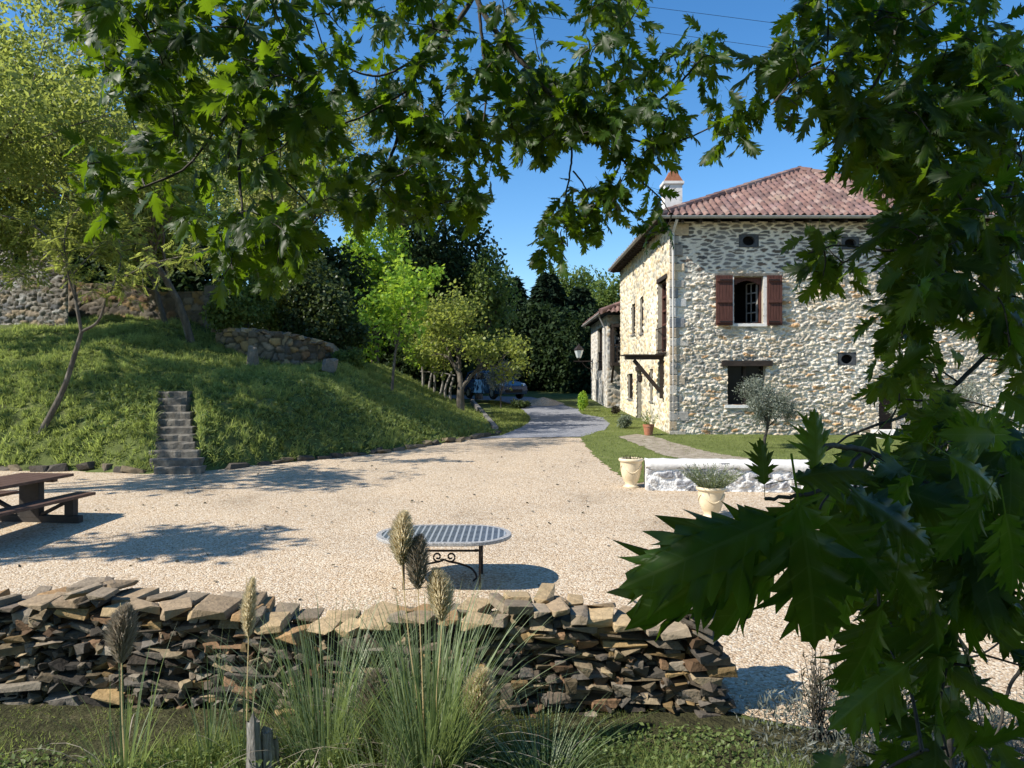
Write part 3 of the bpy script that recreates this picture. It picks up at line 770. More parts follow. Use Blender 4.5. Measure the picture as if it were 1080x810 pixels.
for k in range(20):
    x = X0 + .3 + k * .58
    rf = MB(); rf.bar((x, Y0 + .1, ze - .02), (x, Y0 - ov + .08, ze - .14), .09, .1); rf.build('rafter_end', M['darkwood'], house)
gt = MB()
def gutter(mb, p0, p1, r=.075):
    p0, p1 = np.array(p0, float), np.array(p1, float); d = unit(p1 - p0); s = np.cross(d, (0, 0, 1.))
    V = []; n = 8
    for p in (p0, p1):
        for k in range(n + 1):
            t = math.pi + math.pi * k / n; V.append(p + s * r * math.cos(t) + np.array((0, 0, r * math.sin(t))))
    mb.raw(V, [(k, k + 1, n + 2 + k, n + 1 + k) for k in range(n)])
    ax = p0 + s * 0
gutter(gt, (X0 - ov, Y0 - ov - .07, ze - .0), (X1 + ov, Y0 - ov - .07, ze - .0), .085)
gutter(gt, (X0 - ov - .03, Y1, ze - .02), (X0 - ov - .03, Y0 - ov, ze - .02), .07)
gt.build('gutter', M['zinc'], house)
dp = MB(); dp.tube([(X0 + .1, Y0 - ov, ze - .1), (X0 + .06, Y0 - .12, ze - .45), (X0 + .06, Y0 - .12, ZB + .35)], .048, 10); dp.build('downpipe', M['pipe'], house)
# chimney
ch = MB(); ch.span((5.72, 27.7, 7.9), (6.38, 28.3, 9.92)); ch.span((5.66, 27.64, 9.92), (6.44, 28.36, 10.02)); chm = ch.build('chimney', M['plaster'], house)
cc = MB()
for s in (-1, 1): cc.bar((6.05 + s * .28, 27.7, 10.02), (6.05 + s * .03, 27.7, 10.5), .06, .06); cc.bar((6.05 + s * .28, 28.3, 10.02), (6.05 + s * .03, 28.3, 10.5), .06, .06)
cc.raw([(5.7, 27.66, 10.02), (5.7, 28.34, 10.02), (6.05, 28.34, 10.55), (6.05, 27.66, 10.55), (6.40, 27.66, 10.02), (6.40, 28.34, 10.02)], [(0, 1, 2, 3), (3, 2, 5, 4), (0, 3, 4), (1, 5, 2)])
cc.build('chimney_cap', M['terracotta'], chm)

# ------------------------------------------------------------------ barn behind
BX0, BY0, BX1, BY1, BZB, BZT = 4.66, 36.2, 9.5, 43.6, .8, 5.75
barn = thing('stone_barn', 'low whitewashed stone barn with wooden balcony beyond the house', 'barn', (7, 40, 1.3))
wo = {'t': (1.9, 4.0, 3.05 - BZB, 5.3 - BZB), 'a': (4.1, 4.6, 1.35 - BZB, 2.55 - BZB), 'b': (1.4, 1.9, 1.35 - BZB, 2.5 - BZB)}
masonry('wall', (BX0, BY0, BZB), (0, 1, 0), (-1, 0, 0), BY1 - BY0, BZT - BZB, M['wall_attr'], barn, list(wo.values()), seed=31, relief=.02, res=.07, cw=.4, ch=.22, mortar=(.66, .63, .56), edge=(.15, .5))
masonry('wall', (BX0, BY0, BZB), (1, 0, 0), (0, -1, 0), 1.6, BZT - BZB, M['wall_attr'], barn, [], seed=32, relief=.05, res=.05, mortar=(.5, .46, .38))
masonry('wall', (BX0, BY1, BZB), (1, 0, 0), (0, 1, 0), BX1 - BX0, BZT - BZB, M['wall_attr'], barn, [], seed=33, relief=.03, res=.12)
for q in wo.values():
    rb = MB(); ptb = reveal(rb, (BX0, BY0, BZB), (0, 1, 0), (-1, 0, 0), *q, depth=.25, proud=.01); rb.build('reveal', M['reveal'], barn)
for kk, q in wo.items():
    a, b, c, d = q
    g = MB(); panel(g, ptb, a, b, c, d, -.2, -.25); w_ = g.build('window', M['black'], barn)
    f = MB(); panel(f, ptb, a, a + .08, c, d, -.1, -.2); panel(f, ptb, b - .08, b, c, d, -.1, -.2); panel(f, ptb, (a + b) / 2 - .04, (a + b) / 2 + .04, c, d, -.1, -.2)
    if kk == 't':
        for zz in (c + .05, c + .5, c + .95): panel(f, ptb, a, b, zz, zz + .07, -.02, -.09)
        for k in range(8): panel(f, ptb, a + (b - a) * k / 8, a + (b - a) * k / 8 + .05, c, c + 1.0, -.03, -.08)
    f.build('frame', M['darkwood'], w_)
# balcony on the near end
bl = MB()
bx0, bx1, by0, by1 = BX0 + .12, BX0 + 1.5, 35.35, 36.15
bl.span((bx0, by0, 3.25), (bx1, by1, 3.4)); bl.span((bx0, by0, 5.1), (bx1, by1, 5.25))
for x in (bx0 + .06, bx0 + .5, bx1 - .06): bl.bar((x, by0 + .06, 3.4), (x, by0 + .06, 5.1), .1, .1)
bl.bar((bx0 + .06, by1 - .06, 3.4), (bx0 + .06, by1 - .06, 5.1), .1, .1)
bl.span((bx0, by0 + .02, 4.2), (bx1, by0 + .1, 4.28)); bl.span((bx0 + .02, by0, 4.2), (bx0 + .1, by1, 4.28))
for k in range(9): x = bx0 + .1 + k * .16; bl.bar((x, by0 + .06, 3.4), (x, by0 + .06, 4.2), .05, .05)
for k in range(5): y = by0 + .12 + k * .16; bl.bar((bx0 + .06, y, 3.4), (bx0 + .06, y, 4.2), .05, .05)
bl.bar((bx0 + .08, by1 - .05, 2.45), (bx0 + .08, by0 + .1, 3.22), .1, .1)
bl.build('balcony', M['darkwood'], barn)
g = MB(); g.span((bx0 + .3, 36.16, 3.4), (bx1, 36.185, 5.1)); g.build('balcony_door', M['black'], barn)
bo = .4; bze = 5.8
a_, b_, c_, d_ = (BX0 - bo, BY0 - .95, bze), (BX1, BY0 - .95, bze), (BX1, BY1 + bo, bze), (BX0 - bo, BY1 + bo, bze)
ra, rb_ = (7.4, BY0 + .8, 7.1), (7.4, BY1 - 1.5, 7.1)
roof_face('roof', [d_, a_, ra, rb_], M['tile_attr'], barn, seed=15, ru=.06, rv=.1)
roof_face('roof', [a_, b_, ra], M['tile_attr'], barn, seed=16, ru=.06, rv=.1)
roof_face('roof', [c_, d_, rb_], M['tile_attr'], barn, seed=17, ru=.09, rv=.14)
sf = MB()
for p in ([a_, b_, ra], [d_, a_, ra, rb_], [c_, d_, rb_]): sf.raw([np.array(q) + dz for q in p], [tuple(range(len(p)))])
sf.build('roof_boards', M['darkwood'], barn)
for a, b, s in ((a_, ra, 5), (ra, rb_, 6)): ridge_tiles('ridge_tiles', np.array(a) + (0, 0, .05), np.array(b) + (0, 0, .06), M['tile_attr'], barn, seed=s)
gt = MB(); gutter(gt, (BX0 - bo - .05, BY1 + bo, bze - .02), (BX0 - bo - .05, BY0 - .9, bze - .02), .08)
gt.tube([(BX0 - bo, BY0 + .1, bze - .08), (BX0 - .08, BY0 + .25, bze - .7), (BX0 - .08, BY0 + .25, 1.1)], .045, 8); gt.build('gutter', M['zinc'], barn)
# wall lantern on a long arm at the far corner
wl = thing('wall_lantern', 'glazed lantern on a long bracket arm at the barn corner', 'lantern', (4.6, 42.6, 3.3))
am = MB(); zl = CAMZ - (381 - HY) / F0 * 42.6
am.bar((4.64, 42.6, zl), (3.55, 42.6, zl), .07, .07); am.tube(bez([(4.64, 42.6, zl - .45), (4.3, 42.6, zl - .35), (4.0, 42.6, zl - .03)]), .022, 6)
am.tube([(3.85, 42.6, zl), (3.85, 42.6, zl + .18)], .03, 6)
am.build('arm', M['iron'], wl)
lm = MB(); lm.lathe([(.10, .18), (.13, .22), (.26, .62), (.27, .64)], (3.85, 42.6, zl), 6); lm.build('lamp_glass', M['lampglass'], wl)
lm = MB(); lm.lathe([(.29, .63), (.30, .66), (.16, .82), (.07, .90), (.03, 1.0), (0, 1.02)], (3.85, 42.6, zl), 6); lm.build('lamp_cap', M['iron'], wl)

# ------------------------------------------------------------------ low white wall in front of the lawn
p0, p1 = GP(681.5, 517.5), GP(862, 520.5)
lw = thing('garden_wall', 'low whitewashed garden wall with grey stones behind the lavender pot', 'low wall', (p0[0] + 1.5, p0[1], GR * p0[1]))
d_ = p1 - p0; L_ = np.linalg.norm(d_); ux = d_ / L_; nx_ = np.array((ux[1], -ux[0]))
zb = GR * p0[1] - .05
top = lambda u: .60 + .02 * np.sin(u * 3)
masonry('face', (p0[0], p0[1], zb), (ux[0], ux[1], 0), (nx_[0], nx_[1], 0), L_, .60, M['wall_attr'], lw, [], res=.014, seed=41, relief=.04, cw=.27, ch=.16, mortar=(.70, .69, .66), edge=(.10, .32), smear=.45, rag=.012, stones=np.array([(.33, .33, .34), (.42, .41, .40), (.26, .26, .27), (.5, .48, .45)]))
cp = MB()
nn = 36
Vc = []; Fc = []
prof = [(-.03, .475), (-.05, .51), (-.045, .58), (-.02, .615), (.15, .63), (.40, .63), (.46, .60), (.47, .0)]
rg = np.random.default_rng(4)
for i in range(nn + 1):
    u = L_ * i / nn; endt = .85 if i in (0, nn) else 1
    for (w, zz) in prof:
        j = rg.normal(0, .007, 2)
        q = p0 + ux * u - nx_ * (w + .0) 
        # bottom edge of the whitewash is ragged
        z_ = zz + (rg.normal(0, .02) if zz < .5 else j[0] * .5)
        Vc.append((q[0] + j[0] * .5, q[1] + j[1] * .5, zb + z_))
m_ = len(prof)
for i in range(nn):
    for j in range(m_ - 1): Fc.append((i * m_ + j, (i + 1) * m_ + j, (i + 1) * m_ + j + 1, i * m_ + j + 1))
Fc.append(tuple(range(m_))); Fc.append(tuple(nn * m_ + j for j in range(m_ - 1, -1, -1)))
cp.raw(Vc, Fc); cp.build('coping', M['plaster'], lw, smooth=True)
eb = MB(); 
for u in (0.0, L_ - .04):
    q0 = p0 + ux * u; q1 = q0 - nx_ * .46
    eb.raw([(q0[0], q0[1], zb), (q1[0], q1[1], zb), (q1[0], q1[1], zb + .6), (q0[0], q0[1], zb + .6), (q0[0] + ux[0] * .04, q0[1] + ux[1] * .04, zb), (q1[0] + ux[0] * .04, q1[1] + ux[1] * .04, zb), (q1[0] + ux[0] * .04, q1[1] + ux[1] * .04, zb + .6), (q0[0] + ux[0] * .04, q0[1] + ux[1] * .04, zb + .6)],
           [(0, 1, 2, 3), (4, 7, 6, 5), (0, 3, 7, 4), (1, 5, 6, 2), (3, 2, 6, 7)])
eb.build('end_face', M['plaster'], lw)
# second stretch coming forward behind the oak leaves
p2, p3 = GP(868, 534), GP(960, 522)
d2 = p3 - p2; L2 = np.linalg.norm(d2); u2 = d2 / L2; n2 = np.array((u2[1], -u2[0]))
Vc = []; zb2 = GR * p2[1] - .05
for i in range(13):
    u = L2 * i / 12
    for (w, zz) in [(0, 0), (-.03, .3), (-.03, .47), (.05, .5), (.4, .5), (.45, .46), (.45, 0)]:
        q = p2 + u2 * u - n2 * w; j = rg.normal(0, .008, 2)
        Vc.append((q[0] + j[0], q[1] + j[1], zb2 + zz + j[0]))
Fc = [(i * 7 + j, (i + 1) * 7 + j, (i + 1) * 7 + j + 1, i * 7 + j + 1) for i in range(12) for j in range(6)] + [tuple(range(7)), tuple(84 + j for j in range(6, -1, -1))]
tag(add('garden_wall', Vc, Fc, M['plaster'], origin=(p2[0], p2[1], GR * p2[1]), smooth=True), 'short plain white wall half hidden behind the big oak leaves', 'low wall')

# ------------------------------------------------------------------ pots
def urn(px, py, hpx, label, wide):
    b = GP(px, py); D = b[1]; h = hpx / F0 * D; z0 = GR * D
    t = thing('garden_urn', label, 'plant pot', (b[0], b[1], z0), group='cream glazed urns by the yard')
    r = wide / F0 * D / 2
    prof = [(0, 0), (r * .62, 0), (r * .66, .04 * h), (r * .50, .09 * h), (r * .46, .13 * h), (r * .66, .26 * h), (r * .80, .45 * h), (r * .88, .66 * h), (r * .90, .84 * h), (r * .93, .88 * h), (r * 1.02, .90 * h), (r * 1.05, .94 * h), (r * 1.02, .985 * h), (r * .92, 1.0 * h), (r * .84, .97 * h), (r * .82, .9 * h)]
    mb = MB(); mb.lathe(prof, (b[0], b[1], z0), 40); mb.build('body', M['creamglaze'], t, smooth=True)
    # swag ornament
    mb = MB()
    for k in range(3):
        a0 = -math.pi / 2 + k * 2 * math.pi / 3 - .95
        pts = []
        for s in np.linspace(0, 1, 16):
            an = a0 + 1.9 * s; sag = .78 - .26 * math.sin(math.pi * s); rr = r * (.885 if sag > .6 else .86)
            rr = np.interp(sag, [.26, .45, .66, .84], [.66, .80, .88, .90]) * r + .003
            pts.append((b[0] + rr * math.cos(an), b[1] + rr * math.sin(an), z0 + sag * h))
        mb.tube(pts, r * .055, 6)
    mb.build('garland', M['creamglaze'], t, smooth=True)
    mb = MB(); mb.lathe([(0, .93 * h), (r * .83, .92 * h)], (b[0], b[1], z0), 24); mb.build('soil', M['soil'], t)
    return t, b, z0, h, r
U1 = urn(665.5, 514, 31, 'cream urn with a few dry sprigs at the left end of the low wall', 25)
U2 = urn(750, 546, 33, 'cream urn holding lavender in front of the low wall', 30)
def small_pot(px, py, hpx, label, wide):
    b = GP(px, py); D = b[1]; h = hpx / F0 * D; r = wide / F0 * D / 2; z0 = GR * D
    t = thing('terracotta_pot', label, 'plant pot', (b[0], b[1], z0 + .0))
    mb = MB(); mb.lathe([(0, 0), (r * .7, 0), (r * .92, .78 * h), (r * 1.0, .78 * h), (r * 1.02, h), (r * .88, h), (r * .86, .9 * h), (0, .88 * h)], (b[0], b[1], z0 + .016), 24); mb.build('body', M['terracotta'], t, smooth=False)
    mb = MB(); mb.lathe([(0, .91 * h), (r * .86, .905 * h)], (b[0], b[1], z0 + .016), 16); mb.build('soil', M['soil'], t)
    return b, z0, h, r
TP = small_pot(684, 459.5, 11.5, 'small terracotta pot at the foot of the house corner', 12)

# ------------------------------------------------------------------ oval mosaic table
tc = np.array([(468.5 - CX) / F0 * 8.45, 8.45]); tz0 = GR * 8.45; TH = .56
tab = thing('oval_table', 'oval mosaic garden table with black iron legs on the gravel', 'table', (tc[0], tc[1], tz0))
def stadium(L, W, n=20):
    r = W / 2; s = L / 2 - r; out = []
    for k in range(n + 1): t = -math.pi / 2 + math.pi * k / n; out.append((s + r * math.cos(t), r * math.sin(t)))
    for k in range(n + 1): t = math.pi / 2 + math.pi * k / n; out.append((-s + r * math.cos(t), r * math.sin(t)))
    return np.array(out)
TL, TW = 1.54, 1.02
so, si = stadium(TL, TW), stadium(TL - .12, TW - .12)
n = len(so); zt = tz0 + TH
def w3(a, z): return np.column_stack([a[:, 0] + tc[0], a[:, 1] + tc[1], np.full(len(a), z)])
Vr = np.vstack([w3(si, zt), w3(so * .995, zt), w3(so, zt - .006), w3(so, zt - .034), w3(so * .985, zt - .04), w3(si * .9, zt - .04)])
Fr = []
for k in range(n):
    s = (k + 1) % n
    for j in range(5): Fr.append((j * n + k, j * n + s, (j + 1) * n + s, (j + 1) * n + k)[::-1])
rim = add('rim', Vr, Fr, M['rim'], tab)
mo = add('mosaic_top', np.vstack([w3(si * 1.0, zt - .0015)]), [tuple(range(n))], M['mosaic'], tab)
ir = MB()
for sx in (-1, 1):
    lx = tc[0] + sx * (.42)
    leg = MB()
    for sy in (-1, 1):
        leg.tube([(lx, tc[1] + sy * .30, zt - .04), (lx, tc[1] + sy * .30, tz0 + .0)], .013, 8)
        leg.build('leg', M['iron'], tab); leg = MB()
    cb = MB(); cb.bar((lx, tc[1] - .30, tz0 + TH - .22), (lx, tc[1] + .30, tz0 + TH - .22), .022, .022); cb.build('crossbar', M['iron'], tab)
sb = MB(); sb.bar((tc[0] - .42, tc[1], tz0 + TH - .20), (tc[0] + .42, tc[1], tz0 + TH - .20), .02, .022); sb.build('stretcher', M['iron'], tab)
def spiral(cx, cz, r0, turns, sx, y, start):
    pts = []
    for t in np.linspace(0, 1, 24):
        a = start + turns * 2 * math.pi * t; r = r0 * (1 - .72 * t); pts.append((cx + sx * r * math.cos(a), y, cz + r * math.sin(a)))
    return pts
for sx in (-1, 1):
    sc = MB(); zc = tz0 + TH - .27
    sc.tube(spiral(tc[0] + sx * .075, zc, .055, 1.15, sx, tc[1], -1.6), .011, 6)
    sc.tube(bez([(tc[0] + sx * .0, tc[1], zc - .03), (tc[0] + sx * .06, tc[1], zc - .055), (tc[0] + sx * .2, tc[1], zc - .085), (tc[0] + sx * .32, tc[1], zc - .14), (tc[0] + sx * .37, tc[1], tz0 + .06), (tc[0] + sx * .33, tc[1], tz0 + .015)]), .012, 6)
    sc.build('scroll', M['iron'], tab)

# ------------------------------------------------------------------ picnic table
PD = np.array((-7.56, 10.6)); pz0 = GR * 10.65
pic = thing('picnic_table', 'brown wooden picnic table with attached benches at the edge of the yard', 'picnic table', (PD[0], PD[1], pz0))
def world_pic(V):
    a = R(-6); M3 = np.array(Matrix.Rotation(a, 3, 'Z')); return np.asarray(V) @ M3.T + np.array((PD[0], PD[1], pz0))
def padd(name, mb, mat, bev=.012):
    o = add(name, world_pic(np.vstack(mb.V)), mb.F, mat, pic)
    b = o.modifiers.new('b', 'BEVEL'); b.width = bev; b.segments = 2
    return o
LT = 2.5
yc = 0
tt = MB()
for k in range(5): x = -.36 + k * .18; tt.span((x - .087, -LT / 2, .70), (x + .087, LT / 2, .745))
tt.span((-.40, -.95, .655), (.40, -.85, .70)); tt.span((-.40, .85, .655), (.40, .95, .70))
padd('tabletop', tt, M['tablewood'], .006)
for s in (-1, 1):
    bb = MB(); bb.span((s * .66 - .16, -LT / 2, .41), (s * .66 - .008, LT / 2, .455)); bb.span((s * .66 + .008, -LT / 2, .41), (s * .66 + .16, LT / 2, .455)); padd('bench_seat', bb, M['tablewood'], .006)
for s in (-1, 1):
    y = s * .9
    lg = MB(); lg.span((-.17, y - .06, .10), (.17, y + .06, .654)); padd('table_leg', lg, M['legwood'])
    bm = MB(); bm.span((-.82, y - .058, .0), (.82, y + .058, .14)); padd('base_beam', bm, M['legwood'])
    for q in (-1, 1):
        l2 = MB(); l2.span((q * .66 - .075, y - .062, .141), (q * .66 + .075, y + .062, .409)); padd('bench_leg', l2, M['legwood'])
        l3 = MB(); l3.bar((q * .60, y, .36), (q * .16, y, .14), .08, .05); padd('brace', l3, M['legwood'])

# ------------------------------------------------------------------ irregular stones
def hull_stone(seed, size, npts=16, flat=.0):
    r = np.random.default_rng(seed)
    p = r.uniform(-1, 1, (npts, 3)); p = np.sign(p) * np.abs(p) ** .33
    p *= np.array(size) / 2
    bm = bmesh.new()
    vs = [bm.verts.new(q) for q in p]
    res = bmesh.ops.convex_hull(bm, input=vs)
    bmesh.ops.delete(bm, geom=[v for v in bm.verts if not v.link_faces], context='VERTS')
    bm.verts.index_update()
    V = np.array([v.co[:] for v in bm.verts]); F = [tuple(v.index for v in f.verts) for f in bm.faces]
    bm.free(); return V, F
SCHIST = np.array([(.16, .135, .105), (.22, .18, .13), (.28, .22, .14), (.12, .105, .085), (.36, .28, .17), (.26, .16, .09), (.33, .28, .21), (.17, .135, .10), (.38, .26, .12), (.23, .20, .165)])

# foreground dry stone wall
dw = thing('dry_stone_wall', 'dry stone wall of stacked rough brown slabs in the foreground', 'stone wall', (-1.5, 5.6, .15))
rg = np.random.default_rng(12)
mb = MB(); cols = []
def put(mb, cols, c, size, seed, rz=0, tilt=.06, col=None, npts=15):
    V, F = hull_stone(seed, size, npts)
    M3 = np.array(Matrix.Rotation(rz, 3, 'Z') @ Matrix.Rotation(random.gauss(0, tilt), 3, 'Y') @ Matrix.Rotation(random.gauss(0, tilt), 3, 'X'))
    mb.raw(V @ M3.T + np.array(c), F)
    cc_ = SCHIST[random.randrange(len(SCHIST))] * random.uniform(.28, .92) if col is None else np.array(col)  # tones darkened to put shade on the wall face into the stones
    cols.append(np.tile(cc_, (len(V), 1)))
def wall_y(x): return 5.62 - .03 * (x + 1.5) + .05 * math.sin(x * 1.3)
def wall_h(x): return .815 + .05 * math.sin(x * 2.1 + 1) + .03 * math.sin(x * 5.3) - .05 * max(0, x) + (.09 if x < -3.1 else 0)
XL, XR = -6.2, 1.52
sd = 100
for layer in range(21):
    z = .08 + layer * .045
    x = XL - .1 * (layer % 2)
    while x < XR:
        wd = float(np.clip(rg.lognormal(math.log(.125), .5), .05, .40))
        th = float(np.clip(rg.normal(.052, .018), .025, .10))
        cx = x + wd / 2
        end = XR - .009 * layer
        if cx < end and z + th * .6 < wall_h(cx) - .01:
            bat = .009 * layer
            yy = wall_y(cx) - .22 + bat * .6 + rg.normal(0, .034)
            put(mb, cols, (cx, yy + .11, z + rg.normal(0, .01)), (wd * 1.12, .30, th * 1.25), sd, rg.normal(0, .1), .07); sd += 1
            if layer > 11 or cx > XR - .45:
                put(mb, cols, (cx + .02, wall_y(cx) + .14 + rg.normal(0, .03), z), (wd * 1.2, .3, th * 1.2), sd, rg.normal(0, .1), .05); sd += 1
        x += wd * .93
    # rounded end
    for k in range(4):
        yy = wall_y(XR) - .2 + k * .13
        put(mb, cols, (XR - .04 - .006 * layer + rg.normal(0, .03), yy, z + rg.normal(0, .01)), (.24, .17, .075), sd, rg.normal(0, .4), .06); sd += 1
# small wedges
for k in range(330):
    x = rg.uniform(XL, XR - .1); z = rg.uniform(.1, wall_h(x) - .08)
    put(mb, cols, (x, wall_y(x) - .23 + .012 * z / .062 * .6 + rg.normal(0, .02), z), (rg.uniform(.04, .10), .1, rg.uniform(.025, .06)), sd, rg.normal(0, .5), .2); sd += 1
# dark core so that no light falls through
body = mb.build('wall_body', M['stone_attr'], dw, attrs={'col': np.vstack(cols)})
bv = body.modifiers.new('b', 'BEVEL'); bv.width = .007; bv.segments = 2; bv.limit_method = 'ANGLE'; bv.angle_limit = R(25)
core = MB()
Vk = []
xsn = np.linspace(XL, XR - .14, 30)
for x in xsn:
    y = wall_y(x); h = wall_h(x) - .1
    Vk += [(x, y - .10, .05), (x, y + .14, .05), (x, y + .12, h), (x, y - .06, h)]
core.raw(Vk, [(4 * i + j, 4 * i + 4 + j, 4 * i + 4 + (j + 1) % 4, 4 * i + (j + 1) % 4) for i in range(len(xsn) - 1) for j in range(4)] + [(0, 3, 2, 1), tuple(4 * (len(xsn) - 1) + j for j in range(4))])
core.build('wall_core', M['soil'], dw)
x = XL
CAP = np.array([(.36, .265, .15), (.27, .20, .125), (.40, .295, .165), (.22, .175, .12), (.34, .21, .10), (.27, .215, .15), (.17, .135, .10)])
while x < XR - .05:
    wd = float(rg.uniform(.09, .28)); cx = x + wd / 2
    if cx > XR - .02: break
    for row, yo in ((0, -.10), (1, .17)):
        cb = MB(); cl = []
        put(cb, cl, (cx + rg.normal(0, .02), wall_y(cx) + yo + rg.normal(0, .02), wall_h(cx) + .012 + rg.normal(0, .018)), (wd * 1.05, rg.uniform(.26, .36), rg.uniform(.035, .085)), sd, rg.normal(0, .25), .07, CAP[rg.integers(0, len(CAP))] * rg.uniform(.8, 1.15), 20); sd += 1
        co_ = cb.build('capstone', M['stone_attr'], dw, attrs={'col': np.vstack(cl)})
        bv = co_.modifiers.new('b', 'BEVEL'); bv.width = .014; bv.segments = 2; bv.limit_method = 'ANGLE'; bv.angle_limit = R(25)
    x += wd * .93

# edging stones along the toe of the bank
def edge_stone(px, py, size, label, seed, rz):
    p = G(px, py)
    cb = MB(); cl = []; put(cb, cl, (0, 0, size[2] * .35), size, seed, rz, .08, None, 18)
    o = add('edging_stone', np.vstack(cb.V) + p, cb.F, M['stone_attr'], origin=p, attrs={'col': np.vstack(cl)})
    return tag(o, label, 'stone', 'stones edging the bank')
EDGE_LABEL = 'rough grey edging stone along the foot of the grassy bank'
poly = [np.array(p) for p in TOE[1:8]]
k = 0
for (a, b) in zip(poly[:-1], poly[1:]):
    L = np.linalg.norm(b - a); t = .1
    dirv = (b - a) / L
    while t < L:
        q = a + dirv * t
        w = float(rg.uniform(.25, .65))
        if not (-7.95 < q[0] < -6.6) and q[0] > -13.5:
            hgt = float(rg.uniform(.08, .17)) if q[0] > -8 else float(rg.uniform(.10, .22))
            nrm = np.array((dirv[1], -dirv[0]))
            pos = q + nrm * rg.uniform(-.05, .10)
            p = np.array((pos[0], pos[1], float(H(pos[0], pos[1]))))
            cb = MB(); cl = []; put(cb, cl, (0, 0, hgt * .3), (w, float(rg.uniform(.2, .34)), hgt), 5000 + k, math.atan2(dirv[1], dirv[0]) + rg.normal(0, .15), .09, SCHIST[rg.integers(0, 4)] * .6, 18)
            o = add('edging_stone', np.vstack(cb.V) + p, cb.F, M['stone_attr'], origin=p, attrs={'col': np.vstack(cl)})
            tag(o, EDGE_LABEL, 'stone', 'stones edging the bank'); k += 1
        t += w * rg.uniform(.85, 1.25)
# ------------------------------------------------------------------ stone steps up the bank
stp = thing('stone_steps', 'narrow flight of rough stone steps climbing the grassy bank', 'steps', (-7.25, 16.1, .54))
NS = 11
pa = np.array(((189 - CX) / F0 * 16.1, 16.05)); pb = np.array(((176 - CX) / F0 * 18.5, 18.5))
za, zb_ = GR * 16.05, 2.30
for k in range(NS):
    t = (k + .5) / NS; c = pa + (pb - pa) * t; zt_ = za + (zb_ - za) * (k + 1) / NS
    wdt = 1.04 - .05 * t + rg.normal(0, .05); xo = rg.normal(0, .04)
    mbs = MB(); nseg = 9; V = []
    dy = (pb - pa)[1] / NS
    for i in range(nseg + 1):
        x = c[0] + xo - wdt / 2 + wdt * i / nseg; j = rg.normal(0, .012, 4)
        y0 = c[1] - dy / 2 - .03 + j[0]
        V += [(x, y0 + .015, zt_ - .35), (x, y0 + j[2] * .5, zt_ - .03 + j[1] * .4), (x, y0 + .02, zt_ + j[1] * .6), (x, y0 + dy + .12, zt_ + j[3] * .3)]
    Fs = [(4 * i + j, 4 * i + 4 + j, 4 * i + 5 + j, 4 * i + 1 + j) for i in range(nseg) for j in range(3)] + [(0, 1, 2, 3), tuple(4 * nseg + j for j in (3, 2, 1, 0))]
    mbs.raw(V, Fs); mbs.build('step', M['stepstone'], stp)
# ------------------------------------------------------------------ retaining wall and ruin on the bank
rwp = [P(228, 352, 25.2), P(262, 366, 24.6), P(300, 372, 24.4), P(335, 376, 25.6), P(352, 384, 26.5)]
rw = thing('terrace_wall', 'curved dark stone retaining wall on the grassy bank under the shrub', 'stone wall', tuple(G(290, 386)))
for i in range(len(rwp) - 1):
    a, b = rwp[i], rwp[i + 1]; za_ = min(float(H(a[0], a[1])), float(H(b[0], b[1]))) - .45
    d = b - a; d[2] = 0; L = np.linalg.norm(d); u = d / L; nn_ = np.array((u[1], -u[0], 0))
    zt = [4.25, 4.2, 4.05, 3.85, 3.4]
    h0, h1 = zt[i] - za_, zt[i + 1] - za_
    masonry('wall_face', (a[0], a[1], za_), u, nn_, L, max(h0, h1) + .1, M['wall_attr'], rw, [], res=.045, seed=60 + i, relief=.10, cw=.36, ch=.24, mortar=(.06, .055, .04), stones=SCHIST * .8, edge=(.03, .22),
            top=lambda cu, h0=h0, h1=h1, L=L: h0 + (h1 - h0) * cu / L + .06 * np.sin(cu * 7))
    t_ = MB(); t_.raw([(a[0], a[1], zt[i]), (b[0], b[1], zt[i + 1]), (b[0], b[1] + 2.2, zt[i + 1] + .1), (a[0], a[1] + 2.2, zt[i] + .1)], [(0, 1, 2, 3)]); t_.build('earth_fill', M['dirt'], rw)
cbm = MB(); cl = []
for i in range(len(rwp) - 1):
    for t in np.linspace(0, .95, 6):
        a = rwp[i] + (rwp[i + 1] - rwp[i]) * t; z_ = zt[i] + (zt[i + 1] - zt[i]) * t
        put(cbm, cl, (a[0], a[1] + .12, z_ + .02), (.42, .4, .16), 6200 + i * 10 + int(t * 8), rg.normal(0, .3), .1, SCHIST[rg.integers(0, len(SCHIST))])
cbm.build('coping_stones', M['stone_attr'], rw, attrs={'col': np.vstack(cl)})
for k, (px, py, sz) in enumerate([(268, 388, (.42, .28, .75)), (348, 392, (.50, .35, .5))]):
    p = G(px, py); cb = MB(); cl = []; put(cb, cl, (0, 0, sz[2] * .4), sz, 6400 + k, .3, .12, (.17, .155, .13), 12)
    tag(add('boulder', np.vstack(cb.V) + p, cb.F, M['stone_attr'], origin=p, attrs={'col': np.vstack(cl)}), ['narrow grey boulder leaning against the middle of the terrace wall', 'squat grey boulder at the right end of the terrace wall'][k], 'boulder')
